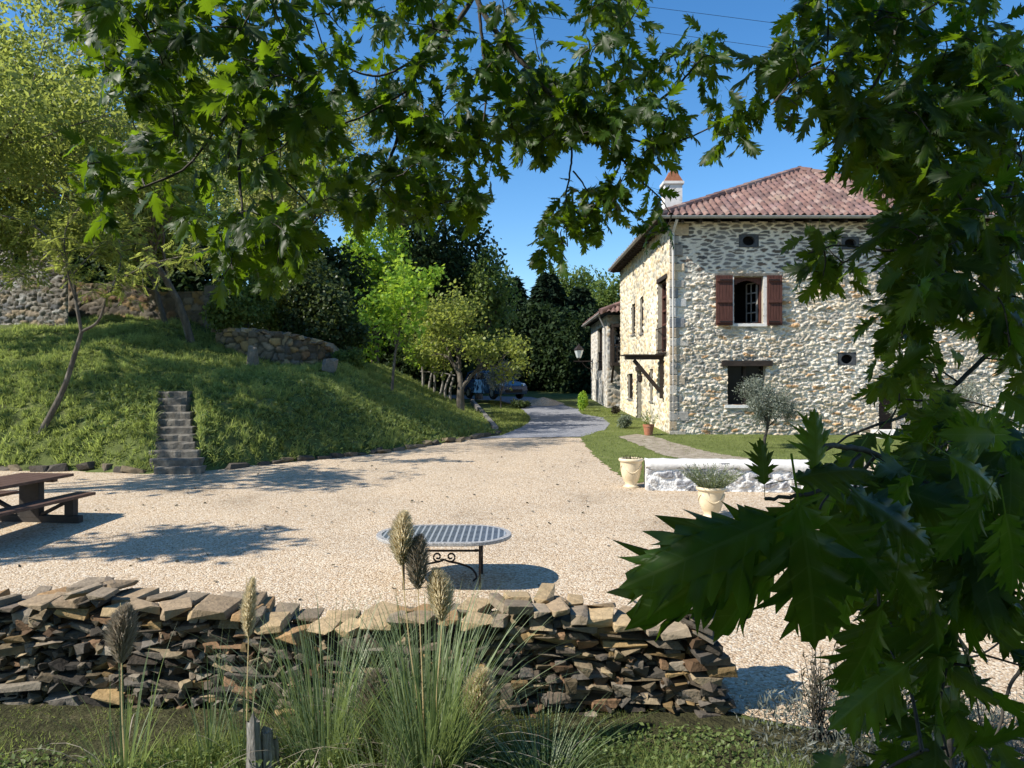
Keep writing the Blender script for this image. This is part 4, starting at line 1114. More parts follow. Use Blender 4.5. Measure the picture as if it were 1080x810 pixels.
# bright rubble patch behind, ruin walls
ru = thing('ruined_wall', 'high sunlit rubble wall of a ruined building at the left edge', 'stone wall', tuple(P(20, 330, 26)))
a = P(-60, 330, 26.5); b = P(72, 330, 25.5)
masonry('wall_face', (a[0], a[1], 4.0), unit(b - a) * np.array((1, 1, 0)), unit(np.array((b[1] - a[1], -(b[0] - a[0]), 0))), np.linalg.norm(b - a), 4.6, M['wall_attr'], ru, [(1.9 + 1.15, 1.9 + 1.6, 2.55, 3.1)], res=.045, seed=71, relief=.09, cw=.36, ch=.15, mortar=(.11, .095, .07), stones=STONE * .62, edge=(.03, .2),
        top=lambda cu: 4.1 - .35 * smooth(cu, 2.6, 4.2) - .1 * np.sin(cu * 4))
r2 = thing('ruined_wall', 'dark shaded stone wall with ivy beyond the top of the steps', 'stone wall', tuple(P(180, 340, 27)))
a = P(72, 345, 27.5); b = P(216, 345, 26.8)
masonry('wall_face', (a[0], a[1], 3.6), unit(b - a) * np.array((1, 1, 0)), unit(np.array((b[1] - a[1], -(b[0] - a[0]), 0))), np.linalg.norm(b - a), 2.9, M['wall_attr'], r2, [], res=.05, seed=72, relief=.06, cw=.36, ch=.2, mortar=(.10, .09, .07), stones=SCHIST * .6, top=lambda cu: 2.75 - .1 * np.sin(cu * 2) - .12 * cu)
mb = MB(); mb.span((b[0] - .02, b[1], 3.6), (b[0] + .4, b[1] + 3, 6.0)); mb.build('return_wall', M['stepstone'], r2)

# ------------------------------------------------------------------ edging plank at the end of the bank
a, b = G(497, 424), G(523, 456.5)
mb = MB(); mb.bar(np.array(a) + (0, 0, .06), np.array(b) + (0, 0, .06), .16, .30)
tag(mb.build('kerb_beam', M['lead'], origin=(b[0], b[1], b[2])), 'long grey edging beam sloping down the end of the bank', 'edging beam')

# ------------------------------------------------------------------ gravel heap
hp = GP(573, 426.5); hz = GR * hp[1]
n = 26; V = []; 
for j in range(9):
    for i in range(n):
        t = j / 8; an = 2 * math.pi * i / n; rr = t * (1 + .12 * math.sin(3 * an) + .06 * math.sin(7 * an))
        V.append((hp[0] + 1.15 * rr * math.cos(an), hp[1] + 1.4 * rr * math.sin(an), hz + .40 * (1 - t) ** 1.2 + .05 * math.sin(5 * an) * t * (1 - t) * 4 - .02))
Fh = [(j * n + i, (j + 1) * n + i, (j + 1) * n + (i + 1) % n, j * n + (i + 1) % n) for j in range(8) for i in range(n)]
tag(add('gravel_heap', V, Fh, M['gravel'], origin=(hp[0], hp[1], hz), smooth=True), 'low pale heap of gravel at the far end of the lane', 'gravel heap')

# ------------------------------------------------------------------ parked car
cpos = np.array(P(521, 420.5, 39.5)); cz = float(H(cpos[0], cpos[1])) + .02; cz = max(cz, cpos[2])
car = thing('parked_car', 'blue hatchback parked behind the silvery bush beside the lane', 'car', (cpos[0], cpos[1], cz))
ca = R(-58)
def cw_(V):
    return np.asarray(V) @ np.array(Matrix.Rotation(ca, 3, 'Z')).T + np.array((cpos[0], cpos[1], cz))
def cadd(name, mb, mat, par=None, bev=0, sm=False):
    o = add(name, cw_(np.vstack(mb.V)), mb.F, mat, par or car, smooth=sm)
    if bev: b_ = o.modifiers.new('b', 'BEVEL'); b_.width = bev; b_.segments = 3; b_.limit_method = 'ANGLE'
    return o
def extr(prof, w0, w1=None, inset=None):
    n = len(prof); V = []
    for s in (-1, 1):
        for (x, z) in prof:
            wv = (w0 if z < .95 else w0 - (z - .95) * .45) / 2
            V.append((x, s * wv, z))
    F = [tuple(range(n)), tuple(range(2 * n - 1, n - 1, -1))] + [(i, n + i, n + (i + 1) % n, (i + 1) % n) for i in range(n)]
    return V, F
mb = MB(); mb.raw(*extr([(-1.98, .30), (-2.0, .62), (-1.95, .90), (-1.75, 1.02), (.85, .98), (1.55, .86), (1.92, .72), (2.0, .48), (1.95, .26)], 1.74)); bd_ = cadd('body', mb, M['carblue'], bev=.06)
mb = MB(); mb.raw(*extr([(-1.82, .97), (-1.62, 1.42), (-1.3, 1.50), (-.1, 1.50), (.25, 1.44), (.98, .96)], 1.66)); cadd('cabin', mb, M['carblue'], bev=.05)
for s in (-1, 1):
    gl = MB()
    def sv(x, z): return (x, s * ((1.66 - (z - .95) * .45) / 2 + .006), z)
    for q in ([(-1.55, 1.04), (-.62, 1.04), (-.62, 1.42), (-1.40, 1.40)], [(-.54, 1.04), (.62, 1.04), (.10, 1.40), (-.54, 1.42)]):
        gl.raw([sv(*p_) for p_ in q], [(0, 1, 2, 3)])
    cadd('side_window', gl, M['glass'])
ws = MB(); ws.raw([(.93 + .012, -.70, 1.0), (.93 + .012, .70, 1.0), (.30 + .012, .60, 1.425), (.30 + .012, -.60, 1.425)], [(0, 1, 2, 3)]); cadd('windscreen', ws, M['glass'])
for x in (-1.25, 1.28):
    for s in (-1, 1):
        wmb = MB(); pr = [(.0, .09), (.24, .09), (.30, .08), (.315, .05), (.315, -.05), (.30, -.08)]
        V = []; nn2 = 20
        for (rr, yy) in pr:
            for i in range(nn2): an = 2 * math.pi * i / nn2; V.append((x + rr * math.cos(an), s * (.80 + yy), .315 + rr * math.sin(an)))
        F = [(j * nn2 + i, j * nn2 + (i + 1) % nn2, (j + 1) * nn2 + (i + 1) % nn2, (j + 1) * nn2 + i) for j in range(len(pr) - 1) for i in range(nn2)]
        wmb.raw(V, F); wh = cadd('wheel', wmb, M['tyre'])
        hm = MB(); V = [(x, s * .905, .315)] + [(x + .19 * math.cos(2 * math.pi * i / 10) * (1 if i % 2 else .8), s * .897, .315 + .19 * math.sin(2 * math.pi * i / 10) * (1 if i % 2 else .8)) for i in range(10)]
        hm.raw(V, [(0, i + 1, (i + 1) % 10 + 1) for i in range(10)]); cadd('rim', hm, M['alloy'], wh)
for s in (-1, 1):
    hl = MB(); hl.raw([(1.80, s * .52, .80), (1.96, s * .55, .66), (1.78, s * .86, .66), (1.62, s * .86, .80)], [(0, 1, 2, 3)]); V = np.vstack(hl.V) + np.array((.05, s * .02, .03)); hl.V = [V]; cadd('headlight', hl, M['lampglass'])
    hl = MB(); hl.span((.72, s * .84, 1.0), (.86, s * 1.0, 1.13)); cadd('wing_mirror', hl, M['carblue'], bev=.03)
mb = MB(); mb.span((1.97, -.5, .36), (2.02, .5, .52)); cadd('grille', mb, M['tyre'])

# ------------------------------------------------------------------ overhead wires
for k, ((ax, ay), (bx_, by_)) in enumerate((((690, 8), (850, 28)), ((665, 30), (800, 48)), ((660, 52), (800, 68)))):
    s = (by_ - ay) / (bx_ - ax); D = 55 + k
    pts = [P(x, ay + (x - ax) * s + ((x - ax) / 700) ** 2 * 12, D) for x in np.linspace(-300, 1500, 40)]
    mb = MB(); mb.tube(pts, .016, 5)
    tag(mb.build('overhead_wire', M['iron'], origin=pts[0]), ['topmost of the three thin wires crossing the sky', 'middle of the three thin wires crossing the sky', 'lowest of the three thin wires crossing the sky'][k], 'wire', 'wires crossing the sky')
# ------------------------------------------------------------------ vegetation helpers
DIAV = np.array([(0, 0, 0), (.30, .42, .07), (0, 1, -.02), (-.30, .42, .07)]); DIAF = np.array([(0, 1, 2), (0, 2, 3)])
SLIMV = np.array([(0, 0, 0), (.12, .45, .03), (0, 1, -.05), (-.12, .45, .03)])
ROUNDV = np.array([(0, 0, 0), (.34, .2, .05), (.40, .6, .06), (0, 1, -.04), (-.40, .6, .06), (-.34, .2, .05)]); ROUNDF = np.array([(0, 1, 2), (0, 2, 3), (0, 3, 4), (0, 4, 5)])
STARV = np.array([(0, 0, 0), (.42, .18, .05), (.2, .36, .03), (.5, .68, .02), (.17, .6, .03), (0, 1, -.03), (-.17, .6, .03), (-.5, .68, .02), (-.2, .36, .03), (-.42, .18, .05)])
STARF = np.array([(0, 1, 2), (2, 3, 4), (0, 2, 4), (0, 4, 5), (0, 5, 6), (0, 6, 8), (6, 7, 8), (8, 9, 0)])
def rdir(n, r): return unit(r.normal(0, 1, (n, 3)))

def leafmesh(name, mat, parent, pos, tip, nor, size, TV=DIAV, TF=DIAF, var=None, r=rng, TUV=None, origin=None, sm=False):
    V, F, uv = scatter(TV, TF, pos, tip, nor, size, TUV)
    v = r.uniform(0, 1, len(pos)) if var is None else np.clip(var, 0, 1)
    return add(name, V, F, mat, parent, origin=origin, attrs={'var': np.repeat(v, len(TV))}, uv=uv, smooth=sm)

def grow(r, p, d, L, rad, depth, cfg, br, tips):
    n = 5; pts = [np.array(p, float)]; d = unit(d)
    for i in range(n):
        d = unit(d + r.normal(0, cfg.get('wig', .12), 3) + np.array((0, 0, cfg.get('up', .05))) * (1 if depth else .5))
        pts.append(pts[-1] + d * L / n)
    end = rad * cfg.get('taper', .55)
    br.append((np.array(pts), np.linspace(rad, end, n + 1)))
    if depth >= cfg['max']:
        tips.append((np.array(pts), d)); return
    k = cfg['kids'][depth] if isinstance(cfg['kids'], (list, tuple)) else cfg['kids']
    a0 = r.uniform(0, 6.28)
    for c in range(k):
        f = r.uniform(cfg.get('from', .45), 1.0) if c else 1.0
        i = f * n; j = min(int(i), n - 1); q = pts[j] + (pts[j + 1] - pts[j]) * (i - j)
        ang = r.uniform(*cfg['spread']); az = a0 + c * 2.4 + r.normal(0, .3)
        ref = np.array((0, 0, 1.)) if abs(d[2]) < .9 else np.array((1., 0, 0))
        x = unit(np.cross(ref, d)); y = np.cross(d, x)
        nd = d * math.cos(ang) + (x * math.cos(az) + y * math.sin(az)) * math.sin(ang)
        grow(r, q, nd, L * r.uniform(*cfg['ratio']), np.interp(f, [0, 1], [rad, end]) * cfg.get('rr', .7), depth + 1, cfg, br, tips)

def branches(name, br, mat, parent, n0=7):
    mb = MB()
    for pts, rad in br:
        mb.tube(pts, rad, n0 if rad[0] > .03 else 4, cap=False)
    return mb.build(name, mat, parent, smooth=True)

def tip_leaves(r, tips, per, spread, size, down=.3, upn=.6):
    P_, T_, N_ = [], [], []
    for pts, d in tips:
        k = r.poisson(per)
        f = r.uniform(.15, 1.05, k) * (len(pts) - 1); i = np.clip(f.astype(int), 0, len(pts) - 2)
        q = pts[i] + (pts[i + 1] - pts[i]) * (f - i)[:, None] + r.normal(0, spread, (k, 3))
        P_.append(q); T_.append(unit(d * .5 + r.normal(0, .7, (k, 3)) - np.array((0, 0, down)))); N_.append(unit(r.normal(0, .6, (k, 3)) + np.array((0, 0, upn))))
    P_, T_, N_ = map(np.vstack, (P_, T_, N_))
    return P_, T_, N_, size * r.uniform(.65, 1.25, len(P_))

def tree_grown(name, label, cat, base, d, L, rad, cfg, leafmat, per, spread, size, seed, TV=DIAV, TF=DIAF, bark='bark', group=None, down=.3, barkm=None, keep=None):
    r = np.random.default_rng(seed)
    t = thing(name, label, cat, tuple(base), group)
    br, tips = [], []
    grow(r, base - np.array((0, 0, .1)), d, L, rad, 0, cfg, br, tips)
    branches('trunk', br, M[bark], t)
    P_, T_, N_, S_ = tip_leaves(r, tips, per, spread, size, down)
    if keep is not None: k = keep(P_); P_, T_, N_, S_ = P_[k], T_[k], N_[k], S_[k]
    leafmesh('crown', M[leafmat], t, P_, T_, N_, S_, TV, TF, r=r)
    return t

def lobes_leaves(r, lobes, n, size, shell=.7, gap=-.25, drop=.2):
    vol = np.array([l[1][0] * l[1][1] + l[1][0] * l[1][2] for l in lobes]); pr = vol / vol.sum()
    id_ = r.choice(len(lobes), n, p=pr)
    c = np.array([l[0] for l in lobes])[id_]; rad = np.array([l[1] for l in lobes])[id_]
    u = rdir(n, r)
    lump = 1 + .16 * np.sin(u[:, 0] * 6 + id_ * 1.7) * np.sin(u[:, 2] * 7 + id_) + .10 * np.sin(u[:, 1] * 13 + id_ * 3.1)
    rr = np.where(r.uniform(0, 1, n) < .75, r.uniform(shell, 1.03, n), r.uniform(.25, shell, n)) * lump
    pos = c + u * rad * rr[:, None]
    f = np.sin(pos[:, 0] * 2.1 + 1) * np.sin(pos[:, 2] * 2.6 + pos[:, 1]) + .5 * np.sin(pos[:, 0] * 5.1 + pos[:, 2] * 4.3)
    k = f > gap - 1 + r.uniform(0, 1, n) * .8
    pos, u = pos[k], u[k]; m = len(pos)
    nor = unit(u * .6 + r.normal(0, .6, (m, 3)) + np.array((0, 0, .35)))
    tip = unit(r.normal(0, .8, (m, 3)) + u * .4 - np.array((0, 0, drop)))
    return pos, tip, nor, size * r.uniform(.6, 1.3, m)

def tree_lobed(name, label, cat, base, lobes, n, size, leafmat, seed, trunk_r=.15, TV=DIAV, TF=DIAF, group=None, gap=-.25, shell=.7, bark='bark'):
    r = np.random.default_rng(seed); base = np.array(base, float)
    t = thing(name, label, cat, tuple(base), group)
    br = []
    top = max(lobes, key=lambda l: l[0][2])[0]
    mid = base * .55 + np.array(top) * .45; mid[:2] = base[:2] * .7 + np.array(top)[:2] * .3
    main = bez([base - np.array((0, 0, .15)), base + (mid - base) * .5 + r.normal(0, .08, 3), mid, np.array(top)], 5)
    br.append((main, np.linspace(trunk_r, trunk_r * .25, len(main))))
    for c, rad in lobes:
        s = main[r.integers(len(main) // 3, len(main) - 1)]
        pts = bez([s, (s + np.array(c)) / 2 + r.normal(0, .15, 3), np.array(c) + r.normal(0, .1, 3)], 4)
        br.append((pts, np.linspace(trunk_r * .4, trunk_r * .1, len(pts))))
    branches('trunk', br, M[bark], t)
    pos, tip, nor, S_ = lobes_leaves(r, lobes, n, size, shell, gap)
    leafmesh('crown', M[leafmat], t, pos, tip, nor, S_, TV, TF, r=r)
    return t

def rand_lobes(r, c, rad, k, sub=.5):
    """k overlapping lobes filling an ellipsoid"""
    out = []
    for i in range(k):
        u = rdir(1, r)[0] * r.uniform(.25, .75)
        out.append((np.array(c) + u * np.array(rad), np.array(rad) * sub * r.uniform(.7, 1.25)))
    out.append((np.array(c), np.array(rad) * .6))
    return out

# ------------------------------------------------------------------ trees on the bank
b = np.array((-2.0, 28.4, float(H(-2.0, 28.4))))
tree_grown('fruit_tree', 'spreading fruit tree with olive green leaves at the end of the bank beside the lane', 'tree', b, (.12, 0, 1), 1.62, .18,
           dict(max=4, kids=[5, 4, 3, 3], spread=(.42, .95), ratio=(.62, .92), wig=.12, up=.03, rr=.66, **{'from': .5}), 'orchard', 34, .17, .125, 31, ROUNDV, ROUNDF)
b = G(413, 414)
tree_grown('lime_sapling', 'young tree with bright lime green leaves on a slim trunk on the bank', 'tree', b, (.02, 0, 1), 3.6, .055,
           dict(max=2, kids=[22, 4], spread=(.6, 1.2), ratio=(.26, .40), wig=.05, up=.10, rr=.4, taper=.35, **{'from': .28}), 'lime', 17, .13, .17, 32, STARV, STARF)
# dark laurel-like bush behind the terrace wall
r_ = np.random.default_rng(41)
c = P(345, 318, 28.5)
tree_lobed('laurel_bush', 'big rounded dark laurel bush behind the terrace wall', 'bush', (c[0], c[1], float(H(c[0], c[1]))), rand_lobes(r_, c + np.array((0, 0, -.4)), (1.7, 1.6, 2.6), 12, .45), 15000, .14, 'laurel', 41, .10, ROUNDV, ROUNDF, gap=-.4)
c = P(252, 322, 25.2)
tree_lobed('wall_shrub', 'leafy shrub spilling over the top of the terrace wall', 'bush', (c[0], c[1] + .6, float(H(c[0], c[1]))), rand_lobes(r_, c, (1.25, .9, 1.1), 9, .45), 6000, .11, 'midtree', 42, .06, ROUNDV, ROUNDF)
c = P(370, 385, 26)
tree_lobed('low_shrub', 'low green shrub at the right end of the terrace wall', 'bush', (c[0], c[1], float(H(c[0], c[1]))), rand_lobes(r_, c + np.array((0, 0, .1)), (.75, .6, .6), 6, .5), 2600, .11, 'midtree', 43, .04)
c = P(444, 378, 32)
tree_lobed('lime_shrub', 'yellow-green shrub between the lime sapling and the fruit tree', 'bush', (c[0], c[1], float(H(c[0], c[1]))), rand_lobes(r_, c, (.85, .8, .75), 6, .5), 2600, .14, 'lime', 44, .04)
c = P(533, 397, 36)
tree_lobed('silver_bush', 'silvery grey-leaved bush in front of the blue car', 'bush', (c[0] - .2, c[1], float(H(c[0], c[1]))), rand_lobes(r_, c + np.array((-.1, 0, .2)), (.85, .5, 1.0), 7, .45), 3200, .13, 'olive', 45, .04, SLIMV, DIAF, gap=.1)
# slim multi-stem sapling at the left with feathery leaves
def feather(name, label, base, stems, seed, n_leaf, lsize, mat):
    r = np.random.default_rng(seed)
    t = thing(name, label, 'tree', tuple(base))
    mb = MB(); P_, T_, N_ = [], [], []
    for pts, r0, r1, fol in stems:
        q = bez(pts, 7); mb.tube(q, np.linspace(r0, r1, len(q)), 7, cap=False)
        if not fol: continue
        k = len(q)
        for _ in range(fol):
            i = r.integers(int(k * .25), k); d = unit(np.array(q[min(i, k - 1)] - q[max(i - 2, 0)]) * 1.5 + r.normal(0, .2, 3) + rdir(1, r)[0] * .25)
            Lf = r.uniform(.3, .7); end = q[i] + unit(d + r.normal(0, .6, 3)) * Lf + np.array((0, 0, -.05))
            tw = bez([q[i], (q[i] + end) / 2 + np.array((0, 0, .05)), end], 5)
            mb.tube(tw, np.linspace(.008, .003, len(tw)), 4, cap=False)
            for s in np.linspace(.2, 1, n_leaf):
                c = tw[int(s * (len(tw) - 1))]; dd = unit(end - q[i])
                # pinnate frond
                fd = unit(dd * .4 + rdir(1, r)[0] + np.array((0, 0, -.25))); fl = r.uniform(.16, .30)
                up = unit(np.array((0, 0, 1.)) + r.normal(0, .35, 3)); side = unit(np.cross(fd, up))
                for u in np.linspace(.15, 1, 7):
                    for sg in (-1, 1):
                        P_.append(c + fd * fl * u); T_.append(unit(side * sg + fd * .5)); N_.append(up)
    mb.build('trunk', M['bark'], t, smooth=True)
    P_, T_, N_ = np.array(P_), np.array(T_), np.array(N_)
    leafmesh('crown', M[mat], t, P_, T_, N_, lsize * r.uniform(.7, 1.2, len(P_)), SLIMV * np.array((1.5, 1, 1)), DIAF, r=r)
    return t
D = 17.2; b = G(42, 456); D = b[1]
Q = lambda x, y, dd=0: P(x, y, D + dd)
feather('feathery_sapling', 'leaning slim sapling with feathery leaves on the left bank', b, [
    ([b - np.array((0, 0, .05)), Q(60, 425), Q(70, 402), Q(80, 370), Q(86, 350)], .075, .045, 0),
    ([Q(86, 350), Q(80, 318), Q(76, 290, .2), Q(60, 260, .3), Q(30, 235, .4), Q(-10, 225, .6)], .042, .012, 30),
    ([Q(86, 350), Q(104, 338), Q(118, 305, -.2), Q(150, 282, -.5), Q(185, 272, -.9), Q(225, 262, -1)], .036, .010, 40),
    ([Q(79, 315), Q(70, 280, -.3), Q(70, 240, -.4), Q(95, 205, -.4)], .025, .008, 26),
    ([Q(118, 305, -.2), Q(128, 270, .2), Q(120, 235, .4)], .02, .008, 18),
    ([Q(76, 290, .2), Q(110, 255, .6), Q(140, 240, .8)], .018, .006, 18),
    ([Q(60, 260, .3), Q(40, 285, .6), Q(15, 290, .8)], .015, .006, 14)], 51, 5, .095, 'acacia')
# tall pale-leaved trees behind
r_ = np.random.default_rng(52)
def big_tree(label, px, py, D, rad, n, size, mat, seed, lob=12, sub=.42, gap=-.25, TV=DIAV, TF=DIAF, name='broadleaf_tree', tr=.25, base_x=0, group='trees on the slope behind the yard'):
    c = P(px, py, D); r = np.random.default_rng(seed); x = c[0] + base_x
    return tree_lobed(name, label, 'tree', (x, D, float(H(x, D))), rand_lobes(r, c, rad, lob, sub), n, size, mat, seed, tr, TV, TF, gap=gap, group=group)
b = np.array((-16.2, 21.5, float(H(-16.2, 21.5))))
tree_grown('acacia_tree', 'tall fine-leaved yellow-green tree filling the top left corner', 'tree', b, (.22, -.05, 1), 4.8, .17,
           dict(max=4, kids=[6, 4, 4, 3], spread=(.35, .95), ratio=(.5, .74), wig=.12, up=.04, rr=.6, **{'from': .3}), 'acacia', 75, .24, .17, 61, SLIMV * np.array((1.9, 1, 1)), DIAF)
b = np.array((-10.6, 24.5, float(H(-10.6, 24.5))))
tree_grown('acacia_tree', 'second fine-leaved tree, standing above the steps in front of the shaded wall', 'tree', b, (-.06, 0, 1), 4.0, .14,
           dict(max=4, kids=[5, 4, 4, 3], spread=(.35, .9), ratio=(.52, .74), wig=.12, up=.06, rr=.6, **{'from': .35}), 'acacia', 55, .26, .17, 62, SLIMV * np.array((1.9, 1, 1)), DIAF)
b = np.array((-11.2, 33.0, float(H(-11.2, 33.0))))
tree_grown('ash_tree', 'tall airy tree with pale yellowish leaves behind the shrub on the terrace wall', 'tree', b, (.04, 0, 1), 5.2, .2,
           dict(max=4, kids=[6, 4, 4, 3], spread=(.35, .85), ratio=(.5, .72), wig=.10, up=.06, rr=.6, **{'from': .3}), 'ashy', 40, .3, .2, 63)
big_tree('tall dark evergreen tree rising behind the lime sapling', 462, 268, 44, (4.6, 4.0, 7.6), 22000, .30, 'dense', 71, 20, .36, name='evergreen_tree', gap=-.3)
big_tree('bright green tree showing between the laurel bush and the dark evergreen', 395, 300, 39, (2.6, 2.4, 5.6), 9000, .25, 'lime', 72, 12, .4, gap=-.1)
big_tree('mid green tree low beside the dark evergreen, right of the lime sapling', 505, 318, 43, (2.0, 2.2, 3.6), 7000, .24, 'midtree', 73, 10, .42)
big_tree('dark green tree behind the terrace wall shrub', 285, 255, 42, (5.0, 3.0, 6.5), 13000, .28, 'midtree', 74, 16, .38)
big_tree('broad green tree high on the slope behind the ruined wall', 110, 190, 44, (8.0, 4.0, 8.5), 16000, .32, 'acacia', 75, 20, .35)
big_tree('shaggy tree at the far left above the ruined wall', -40, 170, 40, (6.0, 4.0, 8.5), 11000, .32, 'midtree', 76, 16, .38)
big_tree('pale leafy tree between the ash tree and the top left corner', 210, 150, 48, (5.5, 3.5, 6.5), 11000, .30, 'ashy', 77, 16, .36)
big_tree('pale fine-leaved tree leaning into the top left corner', 8, 135, 23, (3.2, 2.4, 3.7), 26000, .17, 'acacia', 64, 22, .34, gap=-.1, TV=SLIMV * np.array((1.7, 1, 1)), name='acacia_tree', base_x=-4.5, tr=.14)
big_tree('fine-leaved tree between the ruined wall and the shrub, hanging low over the shaded wall', 140, 235, 26, (3.4, 2.0, 2.7), 20000, .17, 'acacia', 65, 18, .36, gap=-.1, TV=SLIMV * np.array((1.7, 1, 1)), name='acacia_tree', base_x=1.2, tr=.10)
big_tree('drooping fine-leaved tree veiling the ruined wall', 22, 250, 22.5, (2.6, 1.2, 1.9), 9000, .15, 'acacia', 161, 16, .34, gap=.15, TV=SLIMV * np.array((1.7, 1, 1)), name='acacia_tree', base_x=-2.2, tr=.07)
big_tree('leafy shrub of pale green behind the terrace wall top', 282, 330, 29, (1.6, 1.2, 1.2), 5000, .14, 'orchard', 162, 8, .45, name='slope_shrub', tr=.05)
big_tree('low dark hedge tree directly behind the terrace wall', 285, 352, 31, (4.0, 1.0, 1.5), 9000, .16, 'laurel', 163, 12, .42, gap=-.6, name='slope_shrub', tr=.05)
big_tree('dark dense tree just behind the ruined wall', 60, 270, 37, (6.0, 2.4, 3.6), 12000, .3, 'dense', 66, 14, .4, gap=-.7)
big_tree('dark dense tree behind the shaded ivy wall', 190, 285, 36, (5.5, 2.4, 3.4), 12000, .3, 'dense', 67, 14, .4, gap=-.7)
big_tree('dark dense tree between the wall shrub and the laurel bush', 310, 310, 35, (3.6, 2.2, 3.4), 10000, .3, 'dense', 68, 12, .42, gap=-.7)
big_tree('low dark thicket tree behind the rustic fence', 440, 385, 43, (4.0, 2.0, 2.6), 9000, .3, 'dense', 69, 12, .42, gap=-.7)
# distant wood beyond the lane : individual trees
def conifer(label, px, pyt, D, w, mat, seed, n=5000):
    r = np.random.default_rng(seed); X = (px - CX) / F0 * D; z0 = float(H(X, D)); zt = CAMZ - (pyt - HY) / F0 * D; h = zt - z0
    t = thing('conifer_tree', label, 'tree', (X, D, z0), 'trees of the dark wood beyond the lane')
    mb = MB(); mb.tube([(X, D, z0 - .2), (X, D, z0 + h * .97)], [.28, .04], 7, cap=False); mb.build('trunk', M['bark'], t)
    f = r.beta(1.1, 1.4, n); az = r.uniform(0, 6.28, n); az = az + .35 * np.sin(az * 5 + np.floor(f * 16))
    rr = w * (1 - f) ** .85 * (.55 + .5 * np.sqrt(r.uniform(0, 1, n))) * (1 + .22 * np.sin(f * 60 + az * 2)) + .1
    pos = np.stack([X + rr * np.cos(az), D + rr * np.sin(az), z0 + h * (.06 + .94 * f) - rr * .22], 1)
    out = np.stack([np.cos(az), np.sin(az), -.35 * np.ones(n)], 1)
    leafmesh('crown', M[mat], t, pos, unit(out + r.normal(0, .35, (n, 3))), unit(r.normal(0, .4, (n, 3)) + np.array((0, 0, .9))), r.uniform(.35, .75, n), DIAV, DIAF, r=r)
conifer('pointed dark conifer, leftmost of the wood beyond the lane', 541, 292, 62, 3.4, 'conifer', 81, 7000)
conifer('tall dark conifer in the middle of the wood beyond the lane', 578, 287, 58, 3.6, 'conifer', 82, 9000)
conifer('dark conifer close to the barn lantern in the wood beyond the lane', 612, 303, 60, 3.4, 'conifer', 83, 8000)
wg = 'trees of the dark wood beyond the lane'
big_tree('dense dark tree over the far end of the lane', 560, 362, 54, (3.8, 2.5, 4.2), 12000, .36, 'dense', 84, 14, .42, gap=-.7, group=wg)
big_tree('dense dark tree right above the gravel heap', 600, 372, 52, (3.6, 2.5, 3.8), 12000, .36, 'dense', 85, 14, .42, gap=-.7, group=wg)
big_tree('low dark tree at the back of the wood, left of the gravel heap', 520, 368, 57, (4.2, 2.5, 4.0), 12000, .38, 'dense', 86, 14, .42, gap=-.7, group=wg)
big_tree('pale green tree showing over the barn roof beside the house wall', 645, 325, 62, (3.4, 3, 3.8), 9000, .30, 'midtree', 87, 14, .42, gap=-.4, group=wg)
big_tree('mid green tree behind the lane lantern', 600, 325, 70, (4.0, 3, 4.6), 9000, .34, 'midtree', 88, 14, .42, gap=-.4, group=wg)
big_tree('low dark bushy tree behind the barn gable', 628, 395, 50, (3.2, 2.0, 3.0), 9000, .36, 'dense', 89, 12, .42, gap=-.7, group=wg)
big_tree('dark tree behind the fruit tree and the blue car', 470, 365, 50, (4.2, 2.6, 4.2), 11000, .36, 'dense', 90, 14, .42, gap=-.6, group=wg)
big_tree('dark tree in shade behind the laurel bush', 390, 340, 46, (4.4, 2.6, 4.5), 11000, .34, 'dense', 91, 14, .42, gap=-.6, group=wg)
# trees just left of the picture that throw their shade over the gravel
for (x, y, zc, rad, n, sd_, lab) in ((-13.2, 12.2, 8.4, (3.2, 2.2, 2.0), 3000, 92, 'broad tree left of the yard shading the gravel near the steps'), (-20.5, 16.2, 9.2, (4.2, 3.0, 2.4), 2300, 95, 'loose-crowned tree far left of the yard dappling the grassy bank'), (-20.5, 20.5, 9.8, (3.6, 2.6, 2.2), 2200, 96, 'loose-crowned tree behind the ruined wall side shading the upper bank'), (-11.9, 7.6, 7.2, (2.5, 1.3, 1.2), 1700, 93, 'smaller tree left of the yard shading the gravel by the picnic table')):
    r = np.random.default_rng(sd_)
    tree_lobed('shade_tree', lab, 'tree', (x - 1.0, y, float(H(x, y))), rand_lobes(r, (x, y, zc), rad, 12, .40), n, .23, 'midtree', sd_, .16, gap=.35)
# rustic fence by the fruit tree
fn = thing('rustic_fence', 'short rustic fence of pale crooked stakes behind the fruit tree', 'fence', tuple(G(460, 405)))
rgf = np.random.default_rng(5)
for k, px in enumerate((446, 452, 458, 463, 470, 476)):
    p = P(px, 405 + k * 1.2, 31.5); z0 = float(H(p[0], p[1]))
    mb = MB(); mb.tube(bez([(p[0], p[1], z0 - .1), (p[0] + rgf.normal(.05, .06), p[1], z0 + .5), (p[0] + rgf.normal(.1, .1), p[1], z0 + rgf.uniform(.9, 1.25))]), [.06] * 8 + [.05] * 9, 6); mb.build('stake', M['grey_wood'], fn)
mb = MB(); p, q = P(443, 392, 31.5), P(480, 396, 31.5); mb.tube([p, (p + q) / 2 + (0, 0, .05), q], .035, 6); mb.build('rail', M['grey_wood'], fn)
